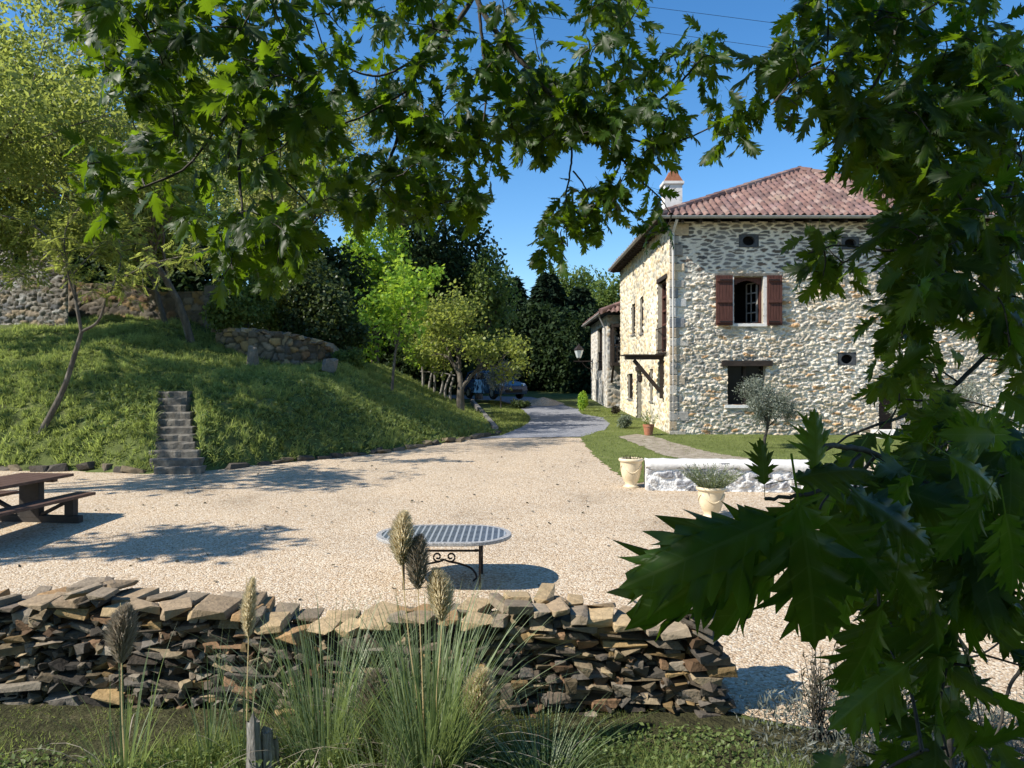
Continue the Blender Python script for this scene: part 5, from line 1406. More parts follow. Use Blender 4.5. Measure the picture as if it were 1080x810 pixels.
# ------------------------------------------------------------------ plants about the house
b = np.array([*GP(806, 473), 0]); b[2] = GR * b[1]
tree_grown('olive_tree', 'small silvery olive tree in front of the house wall below the window', 'tree', b, (-.02, 0, 1), .85, .055,
           dict(max=4, kids=[5, 4, 4, 3], spread=(.35, .95), ratio=(.5, .8), wig=.12, up=.05, rr=.6, **{'from': .5}), 'olive', 42, .07, .075, 101, SLIMV * np.array((1.2, 1, 1)), DIAF, bark='oakbark')
b = np.array([*GP(990, 484), 0]); b[2] = GR * b[1]
tree_grown('olive_tree', 'larger olive tree by the house door half hidden behind the oak leaves', 'tree', b, (.02, 0, 1), 1.0, .07,
           dict(max=4, kids=[5, 4, 4, 3], spread=(.35, .95), ratio=(.52, .82), wig=.12, up=.05, rr=.6, **{'from': .4}), 'olive', 42, .08, .08, 102, SLIMV * np.array((1.2, 1, 1)), DIAF, bark='oakbark')
def bush_at(name, label, px, py, wpx, hpx, mat, n, size, seed, TV=DIAV, TF=DIAF):
    b = GP(px, py); D = b[1]; z0 = GR * D; w, h = wpx / F0 * D, hpx / F0 * D; r = np.random.default_rng(seed)
    t = thing(name, label, 'bush', (b[0], D, z0))
    lob = rand_lobes(r, (b[0], D, z0 + h * .55), (w / 2, w / 2, h * .5), 6, .5)
    mb = MB()
    for c, _ in lob: mb.tube([(b[0], D, z0), np.array(c)], [.015, .006], 4, cap=False)
    mb.build('stems', M['bark'], t)
    pos, tip, nor, S_ = lobes_leaves(r, lob, n, size); leafmesh('foliage', M[mat], t, pos, tip, nor, S_, TV, TF, r=r)
bush_at('grey_bush', 'blue-grey rounded bush at the foot of the house wall by the door', 659, 452, 17, 15, 'sage', 1500, .11, 111, SLIMV)
bush_at('green_bush', 'small yellow-green potted-looking bush at the barn corner', 614, 434, 12, 20, 'lime', 1100, .12, 112)
bush_at('lane_hedge', 'clipped dark little hedge beside the grey edging beam', 548, 431, 22, 9, 'laurel', 1200, .12, 113)
bush_at('flowering_bush', 'low rusty-tinted plant at the foot of the barn end', 650, 437, 10, 9, 'bronze', 500, .1, 114)
# plants in the pots
def sprigs(name, label, b, z0, r0, h, n, mat, seed, leaf=.03, lean=.35, cat='plant', flower=None):
    r = np.random.default_rng(seed); t = thing(name, label, cat, (b[0], b[1], z0)); mb = MB(); P_, T_ = [], []; FP = []
    for k in range(n):
        a = r.uniform(0, 6.28); q = math.sqrt(r.uniform(0, 1)) * r0 * .75; s = np.array((b[0] + q * math.cos(a), b[1] + q * math.sin(a), z0))
        d = unit(np.array((math.cos(a) * lean * q / r0 * 2 + r.normal(0, .15), math.sin(a) * lean * q / r0 * 2 + r.normal(0, .15), 1))); L = h * r.uniform(.55, 1.1)
        pts = bez([s, s + d * L * .5, s + d * L + np.array((d[0], d[1], -.1)) * L * .15], 4); mb.tube(pts, np.linspace(.003, .0015, len(pts)), 3, cap=False)
        for u in np.linspace(.1, .8, 9):
            i = u * (len(pts) - 1); j = int(i); P_.append(pts[j] + (pts[min(j + 1, len(pts) - 1)] - pts[j]) * (i - j)); T_.append(unit(d * 1.2 + rdir(1, r)[0]))
        if flower:
            for u in np.linspace(.86, 1.0, 4):
                FP.append(pts[int(u * (len(pts) - 1))] + r.normal(0, .006, 3))
    mb.build('stems', M['grass'], t, attrs={'var': np.full(sum(len(v) for v in mb.V), .5)})
    P_, T_ = np.array(P_), np.array(T_)
    leafmesh('leaves', M[mat], t, P_, T_, rdir(len(P_), r), leaf * r.uniform(.7, 1.3, len(P_)), SLIMV * np.array((1.1, 1, 1)), DIAF, r=r)
    if flower:
        FP = np.array(FP); fl_o = leafmesh('flowers', M[flower], t, FP, unit(r.normal(0, .5, FP.shape) + np.array((0, 0, 1))), rdir(len(FP), r), .022 * r.uniform(.7, 1.3, len(FP)), r=r); fl_o['kind'] = 'stuff'
    return t
t_, b_, z_, h_, r_2 = U2
sprigs('lavender_plant', 'bushy lavender with fading flowers in the cream urn', b_, z_ + h_ * .93, r_2, .42, 190, 'sage', 121, .05, .75, flower='greycover')
t_, b_, z_, h_, r_2 = U1
sprigs('dry_plant', 'few dry sprigs in the left cream urn', b_, z_ + h_ * .93, r_2, .10, 40, 'bronze', 122, .03, .5)
bb, z_, h_, r_2 = TP
sprigs('potted_plant', 'leggy green plant in the small terracotta pot', bb, z_ + h_ * .9, r_2, .55, 22, 'weed', 123, .09, .3)

# ------------------------------------------------------------------ grass
BLV = np.array([(-.5, 0, 0), (.5, 0, 0), (-.35, .55, .10), (.35, .55, .10), (0, 1, .42)]); BLF = np.array([(0, 1, 3), (0, 3, 2), (2, 3, 4)])
def blades(pos, r, h, w, lean=.5, bias=(0, 0, 0)):
    n = len(pos)
    up = unit(np.array((0, 0, 1.)) + r.normal(0, lean, (n, 3)) * np.array((1, 1, .2)) + np.array(bias))
    nor = unit(r.normal(0, 1, (n, 3)) * np.array((1, 1, .2)))
    hh = h * r.uniform(.5, 1.3, n)
    y = up; x = unit(np.cross(y, nor)); z = np.cross(x, y)
    V = BLV[None, :, 0, None] * x[:, None] * (w * r.uniform(.6, 1.3, n))[:, None, None] + BLV[None, :, 1, None] * y[:, None] * hh[:, None, None] + BLV[None, :, 2, None] * z[:, None] * hh[:, None, None] + pos[:, None]
    F = BLF[None] + (np.arange(n) * 5)[:, None, None]
    return V.reshape(-1, 3), F.reshape(-1, 3)
def grass_field(name, label, mat, pts, r, h, w, var, lean=.5, bias=(0, 0, 0)):
    pos = np.column_stack([pts, H(pts[:, 0], pts[:, 1]) - .01]); V, F = blades(pos, r, h, w, lean, bias)
    o = add(name, V, F, M[mat], None, origin=pos.mean(0), attrs={'var': np.repeat(np.clip(var, 0, 1), 5)})
    return tag(o, label, 'grass', kind='stuff')
r = np.random.default_rng(131)
def sample(n, x0, x1, y0, y1, test): 
    x = r.uniform(x0, x1, n); y = y0 + (y1 - y0) * r.uniform(0, 1, n) ** 1.35; k = test(x, y); return np.column_stack([x[k], y[k]])
inst = lambda x, y: (x > -8.45) & (x < -6.6) & (y < 18.7) & (np.abs(x - (-7.3 - (y - 16.1) * .45)) < .56)
ctr = sample(17000, -17, .2, 16.05, 33, lambda x, y: poly_in(x, y, TOE) & ~inst(x, y) & (np.abs(x / y) < .74))
cl = fnoise(ctr[:, 0], ctr[:, 1], 2.6, 9) * .6 + fnoise(ctr[:, 0], ctr[:, 1], 8, 10) * .3
k = cl + r.uniform(-.5, .5, len(ctr)) > -.6; ctr, cl = ctr[k], cl[k]
eg = []
for yy_ in np.arange(16.1, 18.7, .05):
    for sg_ in (-1, 1):
        eg.append((-7.26 - (yy_ - 16.05) * .46 + sg_ * r.uniform(.50, .58), yy_))
ctr = np.vstack([ctr, np.array(eg)]); cl = np.append(cl, np.full(len(eg), .2))
nb = 17; rep = lambda a: np.repeat(a, nb, axis=0)
big_ = r.uniform(.5, 1.5, len(ctr)) * (1 + .5 * cl)
pts = rep(ctr) + r.normal(0, .035, (len(ctr) * nb, 2)); k = poly_in(pts[:, 0], pts[:, 1], TOE)
tdir = np.column_stack([rep(r.normal(0, .35, len(ctr))) + .18, rep(r.normal(0, .35, len(ctr))) - .30, np.zeros(len(pts))])
hh_ = rep(.135 * big_)
grass_field('grass', 'rough tufted grass covering the left bank', 'grass', pts[k], r, hh_[k], .022, (rep(.5 + cl * .6 + r.normal(0, .22, len(ctr))) + r.normal(0, .1, len(pts)))[k], .45, tdir[k])
# leafy low weeds on the bank face
pts = sample(26000, -10, 0, 16.2, 28, lambda x, y: poly_in(x, y, TOE) & ~inst(x, y) & (poly_dist(x, y, TOE) < 3.2) & (fnoise(x, y, 2.2, 21) > -.15))
pos = np.column_stack([pts, H(pts[:, 0], pts[:, 1]) + r.uniform(.02, .14, len(pts))])
tag(leafmesh('weeds', M['weed'], None, pos, rdir(len(pos), r), unit(r.normal(0, .5, pos.shape) + np.array((0, -.3, 1))), .075 * r.uniform(.6, 1.3, len(pos)), ROUNDV, ROUNDF, r=r, origin=pos.mean(0)), 'low leafy weeds growing on the bank face', 'weeds', kind='stuff')
lp = densify(lawn_poly, .3); pp = np.array([GP(*p) for p in path_px])
pts = sample(60000, lp[:, 0].min(), lp[:, 0].max(), lp[:, 1].min(), lp[:, 1].max(), lambda x, y: poly_in(x, y, lp) & ~(poly_in(x, y, pp) & (r.uniform(0, 1, len(x)) > .22)) & (y < Y0 - .1 + 20 * (x < X0 - .1)))
grass_field('grass', 'short bright grass blades of the lawn by the house', 'lawngrass', pts, r, .065, .016, .5 + .4 * fnoise(pts[:, 0], pts[:, 1], 2.5, 12) + r.normal(0, .2, len(pts)), .6)
vp = np.array([GP(*p) for p in [(527, 460), (545, 452), (556, 447), (559, 440), (551, 433), (542, 428), (528, 424), (515, 421), (522, 445)]])
v2 = np.array([GP(*p) for p in verge_px])
pts = np.vstack([sample(26000, -4, 2, 23, 42, lambda x, y: poly_in(x, y, vp)), sample(12000, 2, 6, 28, 42, lambda x, y: poly_in(x, y, v2))])
grass_field('grass', 'sunlit grass verges on both sides of the lane', 'lawngrass', pts, r, .09, .024, .5 + r.normal(0, .25, len(pts)), .6)
# foreground
pts = sample(60000, -4.6, 1.8, 3.4, 5.42, lambda x, y: np.abs(x / y) < .78)
n1_ = fnoise(pts[:, 0], pts[:, 1], 2.0, 31); n1_ = .6 * n1_ + .6 * fnoise(pts[:, 0], pts[:, 1], 7, 35); k = n1_ + r.uniform(-.25, .25, len(pts)) > .02; pts = pts[k]
grass_field('grass', 'short grass in front of the dry stone wall', 'grass', pts, r, .17 * (1 + .8 * fnoise(pts[:, 0], pts[:, 1], 4, 77)) * np.clip((5.36 - pts[:, 1]) / .8, .3, 1), .006, .30 + r.normal(0, .25, len(pts)), .75)
pts = sample(22000, -3.9, 1.6, 3.5, 5.40, lambda x, y: (fnoise(x, y, 2.3, 33) > -.1) & (x > -3.2 + .6 * np.sin(y * 4)))
pos = np.column_stack([pts, H(pts[:, 0], pts[:, 1]) + r.uniform(.01, .20, len(pts)) * np.clip((5.4 - pts[:, 1]) / .9, .2, 1) * (.5 + .5 * np.clip(fnoise(pts[:, 0], pts[:, 1], 3, 34) + .5, 0, 1))])
tag(leafmesh('weeds', M['weed'], None, pos, rdir(len(pos), r), unit(r.normal(0, .5, pos.shape) + np.array((0, -.2, 1))), .032 * r.uniform(.4, 1.5, len(pos)), DIAV, DIAF, r=r, origin=pos.mean(0)), 'small leafy weeds at the foot of the dry stone wall', 'weeds', kind='stuff')
# grey dry ground cover lower right
pts = sample(36000, 1.55, 5.0, 3.3, 5.9, lambda x, y: (y < 5.55 + .25 * np.sin(x * 3)) & (r.uniform(0, 1, len(x)) < np.clip((x - 1.3) * .9, 0.1, 1)))
pos = np.column_stack([pts, H(pts[:, 0], pts[:, 1]) + np.abs(r.normal(0, .10, len(pts)))])
tag(leafmesh('ground_cover', M['greycover'], None, pos, unit(r.normal(0, .6, pos.shape) + np.array((0, 0, .8))), rdir(len(pos), r), .05 * r.uniform(.5, 1.3, len(pos)), SLIMV, DIAF, r=r, origin=pos.mean(0)), 'dry grey ground cover in the lower right corner', 'ground cover', kind='stuff')
# loose fallen leaves on the gravel
pts = np.column_stack([r.uniform(-8, 5, 260), r.uniform(6.2, 20, 260)]); pos = np.column_stack([pts, H(pts[:, 0], pts[:, 1]) + .022])
pos = pos[~poly_in(pos[:, 0], pos[:, 1], TOE)]
tag(leafmesh('fallen_leaves', M['bronze'], None, pos, rdir(len(pos), r) * np.array((1, 1, .1)), unit(r.normal(0, .25, pos.shape) + np.array((0, 0, 1))), .06 * r.uniform(.6, 1.2, len(pos)), ROUNDV, ROUNDF, r=r, origin=pos.mean(0)), 'few dry leaves lying about the gravel', 'fallen leaves', kind='stuff')

# ------------------------------------------------------------------ pampas grass
def ribbon(pts, w):
    """flat blade along pts"""
    n = len(pts); T = np.gradient(pts, axis=0); s = unit(np.cross(T, (0, 0, 1.)) + 1e-6)
    s = np.tile(unit(s.mean(0)), (n, 1)); W = w * (1 - np.linspace(0, 1, n) ** 2.2)[:, None]
    V = np.empty((2 * n, 3)); V[0::2] = pts - s * W / 2; V[1::2] = pts + s * W / 2
    F = [(2 * i, 2 * i + 1, 2 * i + 3, 2 * i + 2) for i in range(n - 1)]
    return V, F
def pampas(label, px, py, D, n, L, plumes, seed, spread=.16, w=.010, lean=(.05, .55), group='pampas grass before the dry stone wall'):
    r = np.random.default_rng(seed); b = P(px, py, D); b[2] = float(H(b[0], b[1]))
    t = thing('pampas_grass', label, 'grass plant', tuple(b), group)
    VV, FF, var = [], [], []; nn = 0
    for k in range(n):
        a = r.uniform(0, 6.28); q = spread * math.sqrt(r.uniform(0, 1)); ln = r.uniform(*lean); l = L * r.uniform(.45, 1.12)
        d = np.array((math.cos(a), math.sin(a), 0)); s = b + d * q
        tt = np.linspace(0, 1, 8)[:, None]
        bend = l * (ln * tt + .55 * ln * tt ** 2.6)
        zz = l * (tt * math.cos(ln * .7) - .38 * ln * tt ** 3)
        pts = s + d * bend + np.array((0, 0, 1.)) * zz + np.array((r.normal(0, .03), r.normal(0, .03), 0)) * tt ** 2
        V, F = ribbon(pts, w * r.uniform(.6, 1.2)); VV.append(V); FF.append(np.array(F) + nn); nn += len(V); var.append(np.full(len(V), r.uniform(0, 1) if r.uniform() > .06 else 1.0))
    add('blades', np.vstack(VV), np.vstack(FF), M['pampas'], t, attrs={'var': np.concatenate(var)}, smooth=True)
    VV, FF, var, nn = [], [], [], 0
    for k in range(max(3, n // 9)):
        a = r.uniform(0, 6.28); ln = r.uniform(.3, 1.1); l = L * r.uniform(.4, .95); d = np.array((math.cos(a), math.sin(a), 0)); tt = np.linspace(0, 1, 8)[:, None]
        pts = b + d * spread * r.uniform(.3, 1.2) + d * l * (ln * tt + .4 * tt ** 2) * .7 + np.array((0, 0, 1.)) * l * (tt * .85 - .75 * tt ** 2.4 * ln)
        V, F = ribbon(pts, w * .8); VV.append(V); FF.append(np.array(F) + nn); nn += len(V); var.append(np.full(len(V), r.uniform(0, .7)))
    add('dry_blades', np.vstack(VV), np.vstack(FF), M['plumegrey'], t, attrs={'var': np.concatenate(var)}, smooth=True)
    for (x0, y0, x1, y1, wpx, mat) in plumes:     # plume from top (x0,y0) to bottom (x1,y1)
        top, bot = P(x0, y0, D), P(x1, y1, D); wr = wpx / F0 * D / 2 * .95; m = 4200
        mb = MB(); q = bez([b + np.array((r.normal(0, .05), r.normal(0, .05), 0)), (b + bot) / 2 + np.array(((bot[0] - b[0]) * .12, 0, .05)), bot, top], 5)
        mb.tube(q, np.linspace(.005, .002, len(q)), 5, cap=False)
        st_ = mb.build('stalk', M['plume'], t, attrs={'var': np.full(len(mb.V[0]), .1)})
        f = r.uniform(0, 1, m); prof = np.sin(np.pi * np.clip(f, .02, .98) ** .68) ** .75
        az = r.uniform(0, 6.28, m); out = np.stack([np.cos(az), np.sin(az), np.zeros(m)], 1)
        ax = unit(top - bot); start = bot + (top - bot) * f[:, None] * .95 + np.array((1., .3, 0)) * (.05 * f ** 2 * np.linalg.norm(top - bot))[:, None] * (1 if wpx % 4 else -1) * 2
        tipd = unit(out * (.36 + .5 * r.uniform(0, 1, m))[:, None] + ax * 1.0 + r.normal(0, .14, (m, 3)) - np.array((0, 0, .05)))
        ln_ = (wr * prof * 1.25 + .02) * r.uniform(.6, 1.2, m)
        pos = start + out * (wr * prof * .5 * r.uniform(0, 1, m))[:, None]
        leafmesh('plume', M[mat], t, pos, tipd, rdir(m, r), ln_, SLIMV * np.array((.20, 1, 1)), DIAF, r=r)
    return t
pampas('big pampas clump with four cream plumes in front of the wall', 452, 812, 4.55, 520, 1.15, [(421, 538, 424, 597, 22, 'plume'), (437, 563, 441, 622, 22, 'plumegrey'), (465, 598, 466, 656, 24, 'plume'), (504, 705, 505, 766, 30, 'plume')], 141, .19, .011)
pampas('second pampas clump with a plume coloured grey as in shadow left of the big one', 345, 800, 4.75, 330, 1.0, [(390, 706, 393, 775, 30, 'plumegrey')], 142, .24, .009)
pampas('thin tuft with one tawny plume left of the stump', 258, 800, 4.6, 34, .95, [(260, 608, 262, 672, 13, 'plume')], 143, .07, .008, (.02, .3))
pampas('small sparse tuft with a grey plume at the left', 130, 806, 4.5, 46, .85, [(127, 636, 128, 700, 26, 'plumegrey')], 144, .12, .010, (.03, .45))
pampas('thin stemless tuft between the stump and the left plume', 222, 800, 4.7, 30, .8, [], 145, .08, .009, (.03, .35))
pampas('low arching tuft in front of the right part of the wall', 575, 815, 4.4, 120, .62, [], 146, .16, .008, (.3, .9))
pampas('loose tuft of tall grass at the left foot of the big clump', 405, 815, 4.4, 90, .7, [], 147, .2, .008, (.15, .6))

# weathered stump
sp = P(278, 806, 4.45); sp[2] = float(H(sp[0], sp[1]))
stt = thing('split_stump', 'split weathered grey post stump in the foreground grass', 'stump', tuple(sp))
rs = np.random.default_rng(8)
for k, (px, pyt, w) in enumerate(((270, 752, .050), (283, 766, .045), (290, 774, .03))):
    q0 = P(px, 812, 4.45 + .03 * k); q0[2] = sp[2] - .02; q1 = P(px - 3 + k, pyt, 4.45 + .03 * k); nseg = 9; V = []; nr = 10
    for i in range(nseg + 1):
        t = i / nseg
        for j in range(nr):
            an = 2 * math.pi * j / nr; rad = w * (1 - .35 * t) * (1 + .22 * math.sin(j * 2.7 + k) + rs.normal(0, .05))
            c = q0 + (q1 - q0) * t; zj = (rs.normal(0, .035) - .06 * abs(math.sin(j * 1.3))) * t if i == nseg else 0
            V.append((c[0] + rad * math.cos(an), c[1] + rad * .7 * math.sin(an), c[2] + zj))
    F = [(i * nr + j, i * nr + (j + 1) % nr, (i + 1) * nr + (j + 1) % nr, (i + 1) * nr + j) for i in range(nseg) for j in range(nr)] + [tuple(nseg * nr + j for j in range(nr))]
    add('splinter', V, F, M['grey_wood'], stt)
# twiggy shrub by the right end of the wall
def twiggy(label, px, py, D, hpx, n, seed, mat, lean=.35, leaf=.055):
    r = np.random.default_rng(seed); b = P(px, py, D); b[2] = float(H(b[0], b[1])); h = hpx / F0 * D
    t = thing('twiggy_shrub', label, 'shrub', tuple(b)); mb = MB(); P_, T_ = [], []
    for k in range(n):
        a = r.uniform(0, 6.28); ln = r.uniform(.05, lean); d = np.array((math.cos(a) * ln, math.sin(a) * ln, 1)); L = h * r.uniform(.5, 1.05)
        pts = bez([b + np.array((r.normal(0, .04), r.normal(0, .04), 0)), b + d * L * .5 + r.normal(0, .02, 3), b + d * L], 6); mb.tube(pts, np.linspace(.005, .0018, len(pts)), 4, cap=False)
        for u in r.uniform(.3, 1, 16):
            q = pts[int(u * (len(pts) - 1))]; P_.append(q); T_.append(unit(d * .9 + rdir(1, r)[0] * .8))
    mb.build('stems', M['oakbark'], t); P_, T_ = np.array(P_), np.array(T_)
    leafmesh('leaves', M[mat], t, P_, T_, rdir(len(P_), r), leaf * r.uniform(.6, 1.2, len(P_)), SLIMV * np.array((.8, 1, 1)), DIAF, r=r)
twiggy('bare twiggy shrub with narrow bronze leaves right of the wall end', 862, 762, 5.0, 105, 20, 151, 'bronze')
twiggy('twiggy grey-green shrub in the lower right corner', 1060, 790, 4.2, 110, 16, 152, 'sage', .6)
# ------------------------------------------------------------------ red oak leaves
def oak_template(curl=.12, fold=.10, seed=0, deep=1.0):
    r = np.random.default_rng(seed)
    st = [(.02, .012), (.19, .085 / deep), (.39, .115 / deep), (.60, .110 / deep), (.79, .085 / deep), (1.0, 0)]
    lobes = [[(.10, .13), (.115, .11), (.15, .215), (.18, .115), (.215, .13)],
             [(.30, .25), (.315, .21), (.43, .385), (.41, .22), (.465, .255)],
             [(.54, .26), (.56, .20), (.72, .36), (.65, .20), (.715, .215)],
             [(.77, .18), (.785, .14), (.925, .225), (.84, .12), (.895, .115)]]
    V = []; F = []; UV = []; ph = r.uniform(0, 6.28, 4)
    def v(w, t):
        z = -fold * abs(w) * 1.2 - curl * t * t + .028 * math.sin(t * 11 + ph[0] + w * 5) + .03 * math.sin(w * 13 + ph[1] + t * 4) * abs(w) * 3
        V.append((w, t, z)); UV.append((w, t)); return len(V) - 1
    mid = [v(0, t) for t, _ in st]
    for s in (-1, 1):
        si = [v(s * w * r.uniform(.85, 1.15), t) for t, w in st[:-1]] + [mid[-1]]
        for k in range(5):
            a, b = si[k], si[k + 1]
            F += [(mid[k], a, b), (mid[k], b, mid[k + 1])] if k < 4 else [(mid[k], a, b)]
            if k < 4:
                sc_ = r.uniform(.88, 1.1); c = v(s * (st[k][1] + st[k + 1][1]) * .55, (st[k][0] * .45 + st[k + 1][0] * .55))
                ring = [a] + [v(s * (w * sc_ + r.normal(0, .008)), t + r.normal(0, .010)) for t, w in lobes[k]] + [b]
                F += [(c, ring[i], ring[i + 1]) for i in range(len(ring) - 1)] + [(a, c, b)]
            else:
                t0 = v(s * .075, .925); n0 = v(s * .03, .93); F += [(a, t0, n0), (a, n0, b)]
    V = np.array(V); F2 = []
    for f in F:
        p = V[list(f)][:, :2]; cr = (p[1][0] - p[0][0]) * (p[2][1] - p[0][1]) - (p[1][1] - p[0][1]) * (p[2][0] - p[0][0])
        F2.append(f if cr > 0 else (f[0], f[2], f[1]))
    n = len(V); pet = np.array([(-.007, -.30, .05), (.007, -.30, .05), (.007, .04, 0), (-.007, .04, 0)])
    V = np.vstack([V, pet]); F2 += [(n, n + 1, n + 2), (n, n + 2, n + 3)]; UV += [(0, 0)] * 4
    return V, np.array(F2), np.array(UV)
OT = [oak_template(.10, .10, 1), oak_template(.22, .28, 2, 1.15), oak_template(.34, -.14, 3), oak_template(.05, .45, 4, .9), oak_template(.45, .2, 5, 1.2), oak_template(-.12, .3, 6, 1.0)]

def finer(T, levels, seed):
    V, F, UV = [np.array(a) for a in T]; r = np.random.default_rng(seed); ph = r.uniform(0, 6.28, 3); cur = r.uniform(-.05, .35)
    for _ in range(levels):
        cache = {}; V, UV = list(map(tuple, V)), list(map(tuple, UV)); F2 = []
        def mid(a, b):
            k = (min(a, b), max(a, b))
            if k not in cache:
                V.append(tuple((np.array(V[a]) + V[b]) / 2)); UV.append(tuple((np.array(UV[a]) + UV[b]) / 2)); cache[k] = len(V) - 1
            return cache[k]
        for a, b, c in F:
            ab, bc, ca = mid(a, b), mid(b, c), mid(c, a); F2 += [(a, ab, ca), (ab, b, bc), (ca, bc, c), (ab, bc, ca)]
        V, F, UV = np.array(V), np.array(F2), np.array(UV)
    w, t = np.abs(V[:, 0]), V[:, 1]; bl = t > .0
    z = -.35 * w - cur * t * t + .9 * w * w * np.sin(ph[0]) + .016 * np.sin((t - .75 * w) * 5.2 * 6.28) * np.clip(w * 8, 0, 1) + .05 * np.sin(t * 6 + ph[1] + np.sign(V[:, 0]) * 1.3) * w * 3 + .03 * np.sin(t * 15 + ph[2]) * w * 3
    V[:, 2] = np.where(bl, z, V[:, 2])
    return V, F, UV
NB = len(OT); OT += [finer(OT[k], 2, 40 + k) for k in range(NB)]

class Oak:
    def __init__(s): s.p = [[] for _ in OT]; s.t = [[] for _ in OT]; s.n = [[] for _ in OT]; s.s = [[] for _ in OT]; s.tw = MB(); s.nodes = []
    def leaf(s, p, t, n, size, k=None):
        k = rg_o.integers(0, NB) if k is None else k
        s.p[k].append(p); s.t[k].append(t); s.n[k].append(n); s.s[k].append(size)
    def branch(s, pts, r0, r1, nodes=True):
        q = bez(pts, 8); q = q + np.cumsum(rg_o.normal(0, .0025, q.shape), 0) * .6
        s.tw.tube(q, np.linspace(r0, r1, len(q)), 7 if r0 > .006 else 4, cap=False)
        if nodes: s.nodes += list(q)
        return q
    def cluster(s, c, nleaf, size, toward=None, droop=.28):
        c = np.array(c, float)
        if s.nodes:
            N_ = np.array(s.nodes); d = np.linalg.norm((N_ - c) * np.array((1, .6, 1)), axis=1) + np.where(N_[:, 2] < c[2] - .1, .15, 0); a = N_[d.argmin()]
            L = np.linalg.norm(c - a)
            if L > .05:
                m = (a + c) / 2 + np.array((0, 0, .06 * L)) + rg_o.normal(0, .05 * L, 3)
                q = bez([a, m, c], 5); s.tw.tube(q, np.linspace(.0042 if L > .3 else .003, .0018, len(q)), 4, cap=False)
                s.nodes += list(q[::3])
            axis = unit(c - a + np.array((0, 0, -.1)))
        else: axis = unit(rg_o.normal(0, 1, 3))
        for k in range(nleaf):
            u = rdir(1, rg_o)[0]
            t = unit(axis * .55 + u * .9 + np.array((0, 0, -droop)))
            n = unit(rg_o.normal(0, .55, 3) + np.array((0, -.75, .5)))
            p = c - axis * rg_o.uniform(-.02, .13) + t * size * .28
            s.leaf(p, t, n, size * rg_o.uniform(.7, 1.15))
    def build(s, root):
        s.tw.build('branches', M['oakbark'], root, smooth=True)
        VV, FF, UU, va = [], [], [], []; nn = 0
        for k, (TV, TF, TU) in enumerate(OT):
            if not s.p[k]: continue
            V, F, uv = scatter(TV, TF, np.array(s.p[k]), np.array(s.t[k]), np.array(s.n[k]), np.array(s.s[k]), TU)
            # every leaf bends a little differently
            VV.append(V); FF.append(F + nn); UU.append(uv); va.append(np.repeat(rg_o.uniform(0, 1, len(s.p[k])) ** 2.2, len(TV))); nn += len(V)
        return add('foliage', np.vstack(VV), np.vstack(FF), M['oak'], root, attrs={'var': np.concatenate(va)}, uv=np.vstack(UU), smooth=True)
rg_o = np.random.default_rng(77)
oak = Oak()
B = lambda pts, r0, r1, **k: oak.branch([P(*p) for p in pts], r0, r1, **k)
# overhead limbs (from the trunk behind the viewer)
trunk_top = np.array((1.2, -2.6, 4.6))
oaktree = thing('red_oak_tree', 'large red oak whose lobed leaves and branches hang across the top of the view', 'tree', (1.6, -3.0, 0.0))
tm = MB(); tm.tube(bez([(1.6, -3.0, -.1), (1.55, -2.95, 1.6), (1.4, -2.8, 3.2), trunk_top, (.9, -2.3, 6.5), (.7, -2, 8.5)]), np.linspace(.34, .10, 41), 14, cap=False); tm.build('trunk', M['bark'], oaktree, smooth=True)
def limb(px, py, D, r=.03):
    e = P(px, py, D); q = bez([trunk_top, trunk_top * .5 + e * .5 + np.array((0, 0, .7)), e], 8)
    oak.tw.tube(q, np.linspace(.08, r, len(q)), 8, cap=False)
limb(335, -70, 3.0, .016); limb(520, -60, 3.5, .018); limb(497, -40, 3.3, .018); limb(930, -40, 2.7, .016); limb(1110, 40, 2.8, .016)
B([(335, -70, 3.0), (312, 0, 2.95), (303, 50, 2.9), (285, 88, 2.85), (262, 122, 2.8), (256, 150, 2.8), (257, 190, 2.75), (260, 228, 2.7)], .014, .004)
B([(306, 45, 2.9), (280, 50, 2.8), (250, 18, 2.75), (200, 22, 2.7), (150, 40, 2.65), (110, 45, 2.6)], .007, .003)
B([(285, 88, 2.85), (240, 120, 2.7), (200, 175, 2.6), (150, 200, 2.5), (115, 215, 2.45)], .006, .0025)
B([(258, 150, 2.8), (300, 190, 2.9), (330, 220, 2.95)], .005, .003)
B([(520, -60, 3.5), (494, 6, 3.4), (462, 48, 3.3), (432, 92, 3.2), (418, 150, 3.2), (398, 185, 3.2), (370, 200, 3.2)], .014, .004)
B([(462, 48, 3.3), (400, 80, 3.2), (350, 60, 3.1), (330, 20, 3.0)], .006, .003)
B([(432, 95, 3.2), (380, 125, 3.1), (330, 140, 3.0), (300, 150, 3.0)], .005, .003)
B([(497, -40, 3.3), (508, 8, 3.3), (545, 60, 3.2), (575, 95, 3.2), (602, 112, 3.15), (640, 140, 3.1), (675, 120, 3.1), (712, 92, 3.05), (742, 62, 3.0)], .014, .004)
B([(505, 5, 3.3), (510, 60, 3.3), (512, 110, 3.3), (500, 170, 3.3)], .008, .003)
B([(603, 112, 3.15), (604, 150, 3.15), (602, 180, 3.1), (596, 215, 3.1), (598, 262, 3.1)], .006, .002)
B([(604, 180, 3.1), (622, 205, 3.1), (645, 215, 3.05)], .004, .002)
B([(640, 140, 3.1), (665, 180, 3.0), (690, 205, 3.0), (705, 225, 2.95)], .005, .002)
B([(640, 140, 3.1), (700, 150, 3.0), (760, 130, 2.95), (795, 118, 2.9)], .005, .002)
